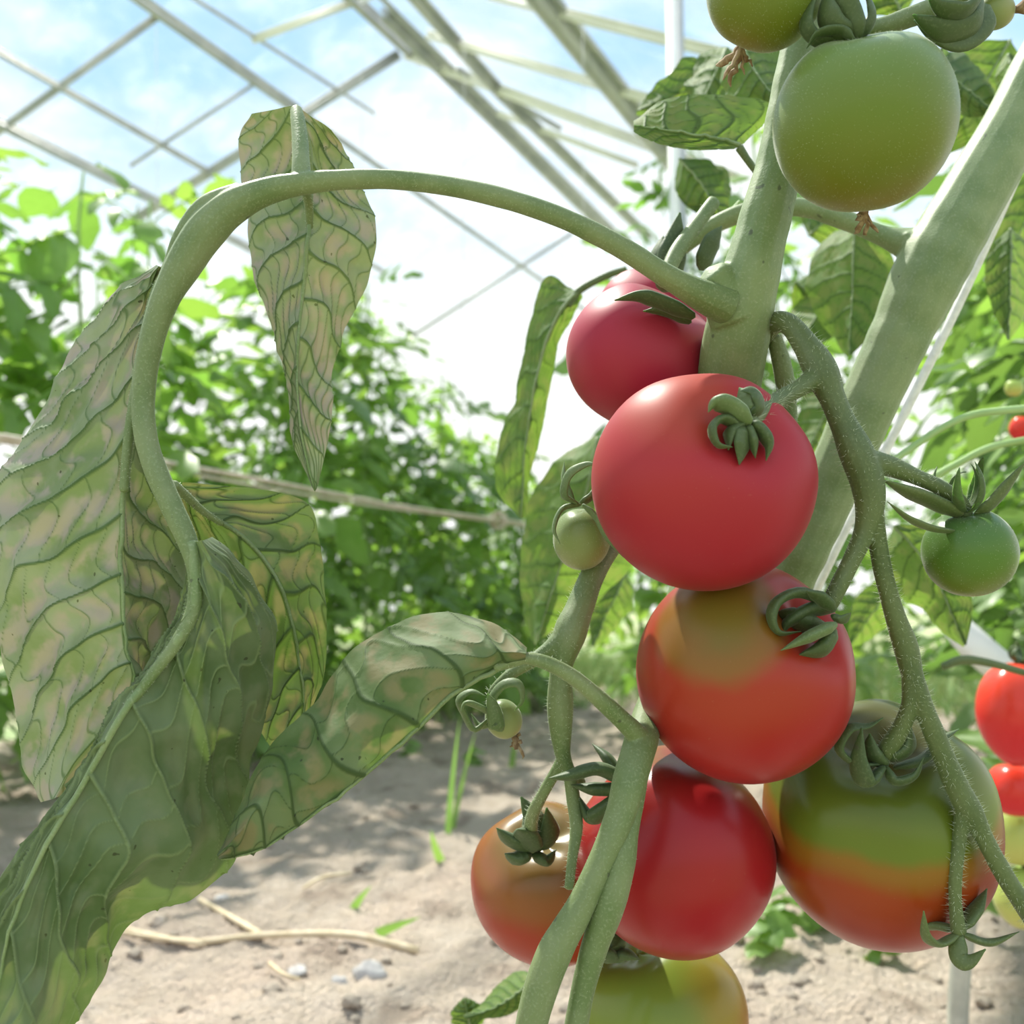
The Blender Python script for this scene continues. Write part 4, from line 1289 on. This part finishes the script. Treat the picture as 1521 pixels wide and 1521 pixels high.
sepals_px(T1, [dd([(1030, 470), (985, 450), (950, 440), (913, 446)], .452, 26, .455), dd([(1025, 478), (990, 462), (955, 462)], .458, 20, .46)], 'sepal')
sepals_px(T1B, [dd([(985, 430), (998, 380), (1010, 316)], .53, 34), dd([(1040, 398), (1056, 362), (1072, 336)], .53, 26), dd([(990, 425), (978, 385), (985, 350)], .55, 28)], 'sepal')
sepals_px(T2, [dd([(1112, 628), (1085, 604), (1062, 598), (1052, 612)], .380, 34, .378), dd([(1108, 615), (1106, 592), (1098, 576)], .388, 24, .39)], 'sepal_pale')
sepals_px(T2, [dd([(1085, 618), (1104, 636), (1118, 652)], .390, 44, .389), dd([(1105, 640), (1075, 622), (1058, 635), (1066, 660), (1088, 664)], .382, 20, .376), dd([(1106, 636), (1102, 660), (1098, 690)], .381, 30, .378), dd([(1112, 630), (1130, 640), (1142, 660), (1138, 684)], .384, 30, .38),
               dd([(1108, 632), (1118, 655), (1122, 680)], .383, 26, .379), dd([(1112, 620), (1128, 604), (1118, 582), (1100, 580)], .388, 20, .385), dd([(1104, 630), (1086, 640), (1082, 668)], .384, 24, .378)], 'sepal')
sepals_px(T3, [dd([(1240, 928), (1205, 944), (1160, 966)], .408, 32, .405)], 'sepal_pale')
sepals_px(T3, [dd([(1160, 912), (1195, 925), (1232, 930)], .426, 50, .424), dd([(1236, 900), (1190, 880), (1155, 893), (1146, 918), (1158, 940), (1190, 938)], .418, 26, .41), dd([(1238, 935), (1222, 962), (1185, 974)], .415, 40, .412), dd([(1236, 915), (1250, 920), (1264, 910)], .415, 20, .41),
               dd([(1238, 905), (1205, 905), (1170, 925), (1160, 945)], .422, 36, .42), dd([(1236, 905), (1215, 885), (1198, 878)], .41, 22, .405)], 'sepal')
sepals_px(T4, [dd([(1312, 1135), (1272, 1135), (1246, 1112), (1262, 1082), (1290, 1078), (1312, 1066)], .438, 14, .43), dd([(1312, 1140), (1288, 1162), (1276, 1130), (1280, 1082)], .436, 28, .43), dd([(1316, 1140), (1330, 1160), (1358, 1152), (1372, 1125)], .436, 22, .43),
               dd([(1322, 1128), (1348, 1112), (1354, 1082)], .44, 28, .435), dd([(1330, 1140), (1370, 1128), (1400, 1098), (1424, 1083)], .445, 24, .45), dd([(1312, 1138), (1296, 1120), (1292, 1090)], .44, 26, .436)], 'sepal')
sepals_px(T7, [dd([(905, 1425), (890, 1412), (872, 1425)], .50, 40, .495), dd([(905, 1420), (915, 1400), (905, 1385)], .50, 34, .50), dd([(910, 1425), (930, 1418), (950, 1425)], .50, 30, .495)], 'sepal')
sepals_px(T5, [dd([(935, 1165), (890, 1142), (845, 1152), (815, 1156)], .445, 34, .44), dd([(935, 1172), (885, 1172), (848, 1166)], .45, 34, .45),
               dd([(935, 1176), (895, 1205), (875, 1212), (858, 1180)], .45, 40, .455), dd([(930, 1168), (905, 1130), (880, 1105)], .46, 30, .47)], 'sepal')
sepals_px(T6, [dd([(788, 1262), (760, 1248), (738, 1230)], .50, 32, .49), dd([(790, 1258), (794, 1222), (774, 1184)], .50, 26, .50), dd([(795, 1262), (815, 1240), (812, 1200)], .50, 26, .49),
               dd([(786, 1266), (768, 1275), (750, 1268)], .50, 34, .495), dd([(792, 1268), (812, 1278), (826, 1262)], .50, 30, .50), dd([(788, 1262), (782, 1240), (770, 1232)], .495, 30, .48)], 'sepal')
sepals_px(T8, [dd([(862, 750), (835, 756), (823, 785), (832, 808)], .455, 13, .45), dd([(866, 750), (885, 768), (902, 800), (926, 828)], .455, 14, .452),
               dd([(858, 748), (838, 735), (845, 705), (870, 690), (888, 690)], .452, 11, .44), dd([(852, 744), (838, 712), (838, 686)], .458, 11, .46),
               dd([(862, 748), (880, 735), (886, 712)], .46, 16, .46)], 'sepal_pale')
sepals_px(T9, [dd([(1262, 62), (1222, 62), (1198, 40), (1205, 5), (1225, -20)], .395, 20, .39), dd([(1266, 58), (1240, 40), (1228, 10), (1235, -30)], .39, 34, .39),
               dd([(1272, 58), (1262, 25), (1250, -10), (1255, -40)], .388, 30, .385), dd([(1275, 55), (1294, 30), (1292, 5), (1280, -20)], .392, 18, .39), dd([(1268, 60), (1250, 45), (1215, 50), (1198, 72)], .385, 14, .39)], 'sepal')
sepals_px(T11, [dd([(1425, 765), (1385, 745), (1345, 728), (1312, 713)], .43, 26, .42), dd([(1420, 790), (1385, 785), (1350, 770), (1318, 745)], .425, 13, .41),
                dd([(1450, 765), (1475, 745), (1500, 715), (1524, 685)], .43, 20, .42)], 'stem_dark')
sepals_px(T12, [dd([(1462, 8), (1458, 38), (1425, 62), (1385, 52), (1358, 30)], .405, 26, .40), dd([(1458, 4), (1446, 34), (1410, 46), (1378, 34), (1356, 22)], .40, 26, .395),
                dd([(1455, -2), (1430, 18), (1400, 12), (1378, -6)], .395, 26, .39), dd([(1458, 0), (1450, 25), (1425, 35), (1395, 20)], .41, 24, .405)], 'sepal')
sepals_px(BUD, [dd([(728, 1066), (705, 1084), (690, 1062), (682, 1040), (700, 1027), (722, 1034)], .455, 14, .45), dd([(736, 1070), (728, 1045), (746, 1018), (770, 1016), (776, 1040), (764, 1056)], .45, 12, .445),
                dd([(728, 1060), (712, 1050), (692, 1044), (684, 1058)], .45, 15, .445), dd([(733, 1070), (738, 1080), (732, 1050), (724, 1030)], .448, 18, .445), dd([(730, 1075), (712, 1078), (700, 1060)], .46, 15, .46)], 'sepal_pale')


def fruit_hairs(root, n, hl, seed):
    """short fuzz on the skin of unripe fruit"""
    fr = [c for c in root.children if c.name.startswith('fruit')][0]
    me = fr.data
    co = np.zeros(len(me.vertices) * 3, dtype=np.float32)
    me.vertices.foreach_get('co', co)
    co = co.reshape(-1, 3)
    r_ = np.random.default_rng(seed)
    hb = MB()
    for q in range(n):
        d = r_.normal(0, 1, 3); d /= np.linalg.norm(d)
        i = int(np.argmax(co @ d / np.linalg.norm(co, axis=1)))
        p0 = d * np.linalg.norm(co[i]) * 0.995
        e = d + r_.normal(0, 0.25, 3); e /= np.linalg.norm(e)
        s1 = np.cross(e, [0.3, 0.5, 0.8]); s1 /= np.linalg.norm(s1); s2 = np.cross(e, s1)
        wv = 0.00004
        hb.add([p0 + s1 * wv, p0 - s1 * wv * 0.5 + s2 * wv * 0.87, p0 - s1 * wv * 0.5 - s2 * wv * 0.87, p0 + e * hl * r_.uniform(0.5, 1.2)], None, [[0, 1, 3], [1, 2, 3], [2, 0, 3]])
    h = obj('fruit_hair', hb.mesh('fruit_hair'), M['hair'], fr, world=False, do_smooth=False)
    h['kind'] = 'stuff'


fruit_hairs(T9, 4500, 0.0009, 1)
fruit_hairs(T10, 2500, 0.0009, 2)
fruit_hairs(T11, 1500, 0.0007, 3)
fruit_hairs(T8, 700, 0.0008, 4)

# the empty star shaped calyx at the truss end
cy = empty('calyx', P(1425, 1388, .431))
cy.parent = plant
cy.matrix_parent_inverse = WM[plant.name].inverted()
sepals_px(cy, [dd([(1425, 1385), (1395, 1402), (1376, 1390), (1372, 1353)], .431, 17, .42), dd([(1424, 1382), (1385, 1375), (1352, 1386)], .433, 22, .45),
               dd([(1428, 1380), (1448, 1352), (1466, 1320)], .433, 24, .44), dd([(1428, 1387), (1470, 1400), (1514, 1384)], .431, 20, .425),
               dd([(1424, 1388), (1424, 1420), (1440, 1428), (1464, 1410)], .43, 19, .42)], 'stem_dark')

# ------------------------------------------------------------------ string, cane, stake, sheet
def line_obj(name, pts, mat, label, cat, k=8):
    C, r = pts_px(pts, 40)
    o = obj(name, MB().tube(C, r, k).mesh(name), M[mat])
    return tag(o, label, cat)


line_obj('support_string', [(1600, 40, .62, 13), (1515, 250, .61, 14), (1420, 460, .605, 14), (1310, 680, .60, 14), (1225, 850, .60, 14), (1120, 1080, .64, 13), (1050, 1400, .68, 13)], 'string',
         'white support string running along the thick slanting stem', 'string')
for k, (x0, x1, d_, lb) in enumerate([(536, 542, 3.9, 'thin hanging string by the roof ridge'), (690, 686, 3.6, 'thin hanging string below the ridge bars'), (866, 868, 3.0, 'thin hanging string beside the white upright'), (232, 236, 3.2, 'thin hanging string over the dense row')]):
    a = P(x0, 40, d_); b = P(x1, 700, d_)
    o = obj('hanging_string', MB().tube([list(a), list((a + b) / 2), list(b)], [0.0012] * 3, 5).mesh('hanging_string'), M['string'])
    tag(o, lb, 'string')
cs = P(-60, 640, 1.9)
cane = empty('cane', cs)
tag(cane, 'pale horizontal cane crossing in front of the dense row', 'cane')
n_ = 40
t = np.linspace(0, 4.6, n_)
for q, (off, rr) in enumerate(((0.0, 0.0065), (0.013, 0.004))):
    C = np.array([list(cs + U * x + Vector((0, 0, -off + 0.006 * math.sin(x * 3 + q)))) for x in t])
    obj('rod', MB().tube(C, np.full(n_, rr) * (1 + 0.1 * np.sin(t * 17)), 8).mesh('rod'), M['cane'], cane)
kd = ray(733, 781)
# the knot sits where the cane meets that line of sight
best = min(t, key=lambda x: ((cs + U * float(x) - CAM).normalized() - kd.normalized()).length)
kp = cs + U * float(best)
mb = MB()
for q in range(3):
    th = np.linspace(0, 2 * math.pi, 24)
    rad = 0.032 - 0.005 * q
    C = np.stack([kp.x + rad * np.cos(th + q), kp.y + 0.008 * np.sin(2 * th + q), kp.z + rad * np.sin(th + q)], -1)
    mb.tube(C, np.full(24, 0.005), 6)
obj('knot', mb.mesh('knot'), M['cane'], cane)

g0 = ground_at(1420, 1560)
d0 = (g0 - CAM).dot(FWD)
C = np.array([list(g0 + Vector((0, 0, -0.05))), list(P(1425, 1480, d0)), list(P(1437, 1380, d0)), list(P(1350, 1050, d0 * 1.02))])
C = np.array([list(g0 + Vector((0, 0, -0.05))), list(P(1424, 1480, d0)), list(P(1434, 1380, d0)), list(P(1440, 1300, d0))])
o = obj('stake', MB().tube(crom(C, 16), np.full(16, 15 / F * d0), 10).mesh('stake'), M['wood'])
tag(o, 'pale weathered stake rising from the soil below the empty calyx', 'stake')
poly = [P(1438, 918, 1.25), P(1600, 1058, 1.3), P(1560, 1090, 1.3), P(1470, 1010, 1.27), P(1432, 978, 1.25), P(1400, 938, 1.24), P(1415, 935, 1.24)]
th_ = FWD * 0.002
mb = MB()
n_ = len(poly)
cen = sum(poly, Vector()) / n_
mb.add([list(p) for p in poly] + [list(p + th_) for p in poly] + [list(cen), list(cen + th_)], [[k, (k + 1) % n_, n_ + (k + 1) % n_, n_ + k] for k in range(n_)],
       [[2 * n_, (k + 1) % n_, k] for k in range(n_)] + [[2 * n_ + 1, n_ + k, n_ + (k + 1) % n_] for k in range(n_)])
o = obj('plastic_sheet', mb.mesh('plastic_sheet'), M['sheet'], do_smooth=False)
tag(o, 'white plastic sheet slanting between the leaves above the red plum tomato', 'sheet')

SC.cycles.max_bounces = 8
SC.cycles.transparent_max_bounces = 12
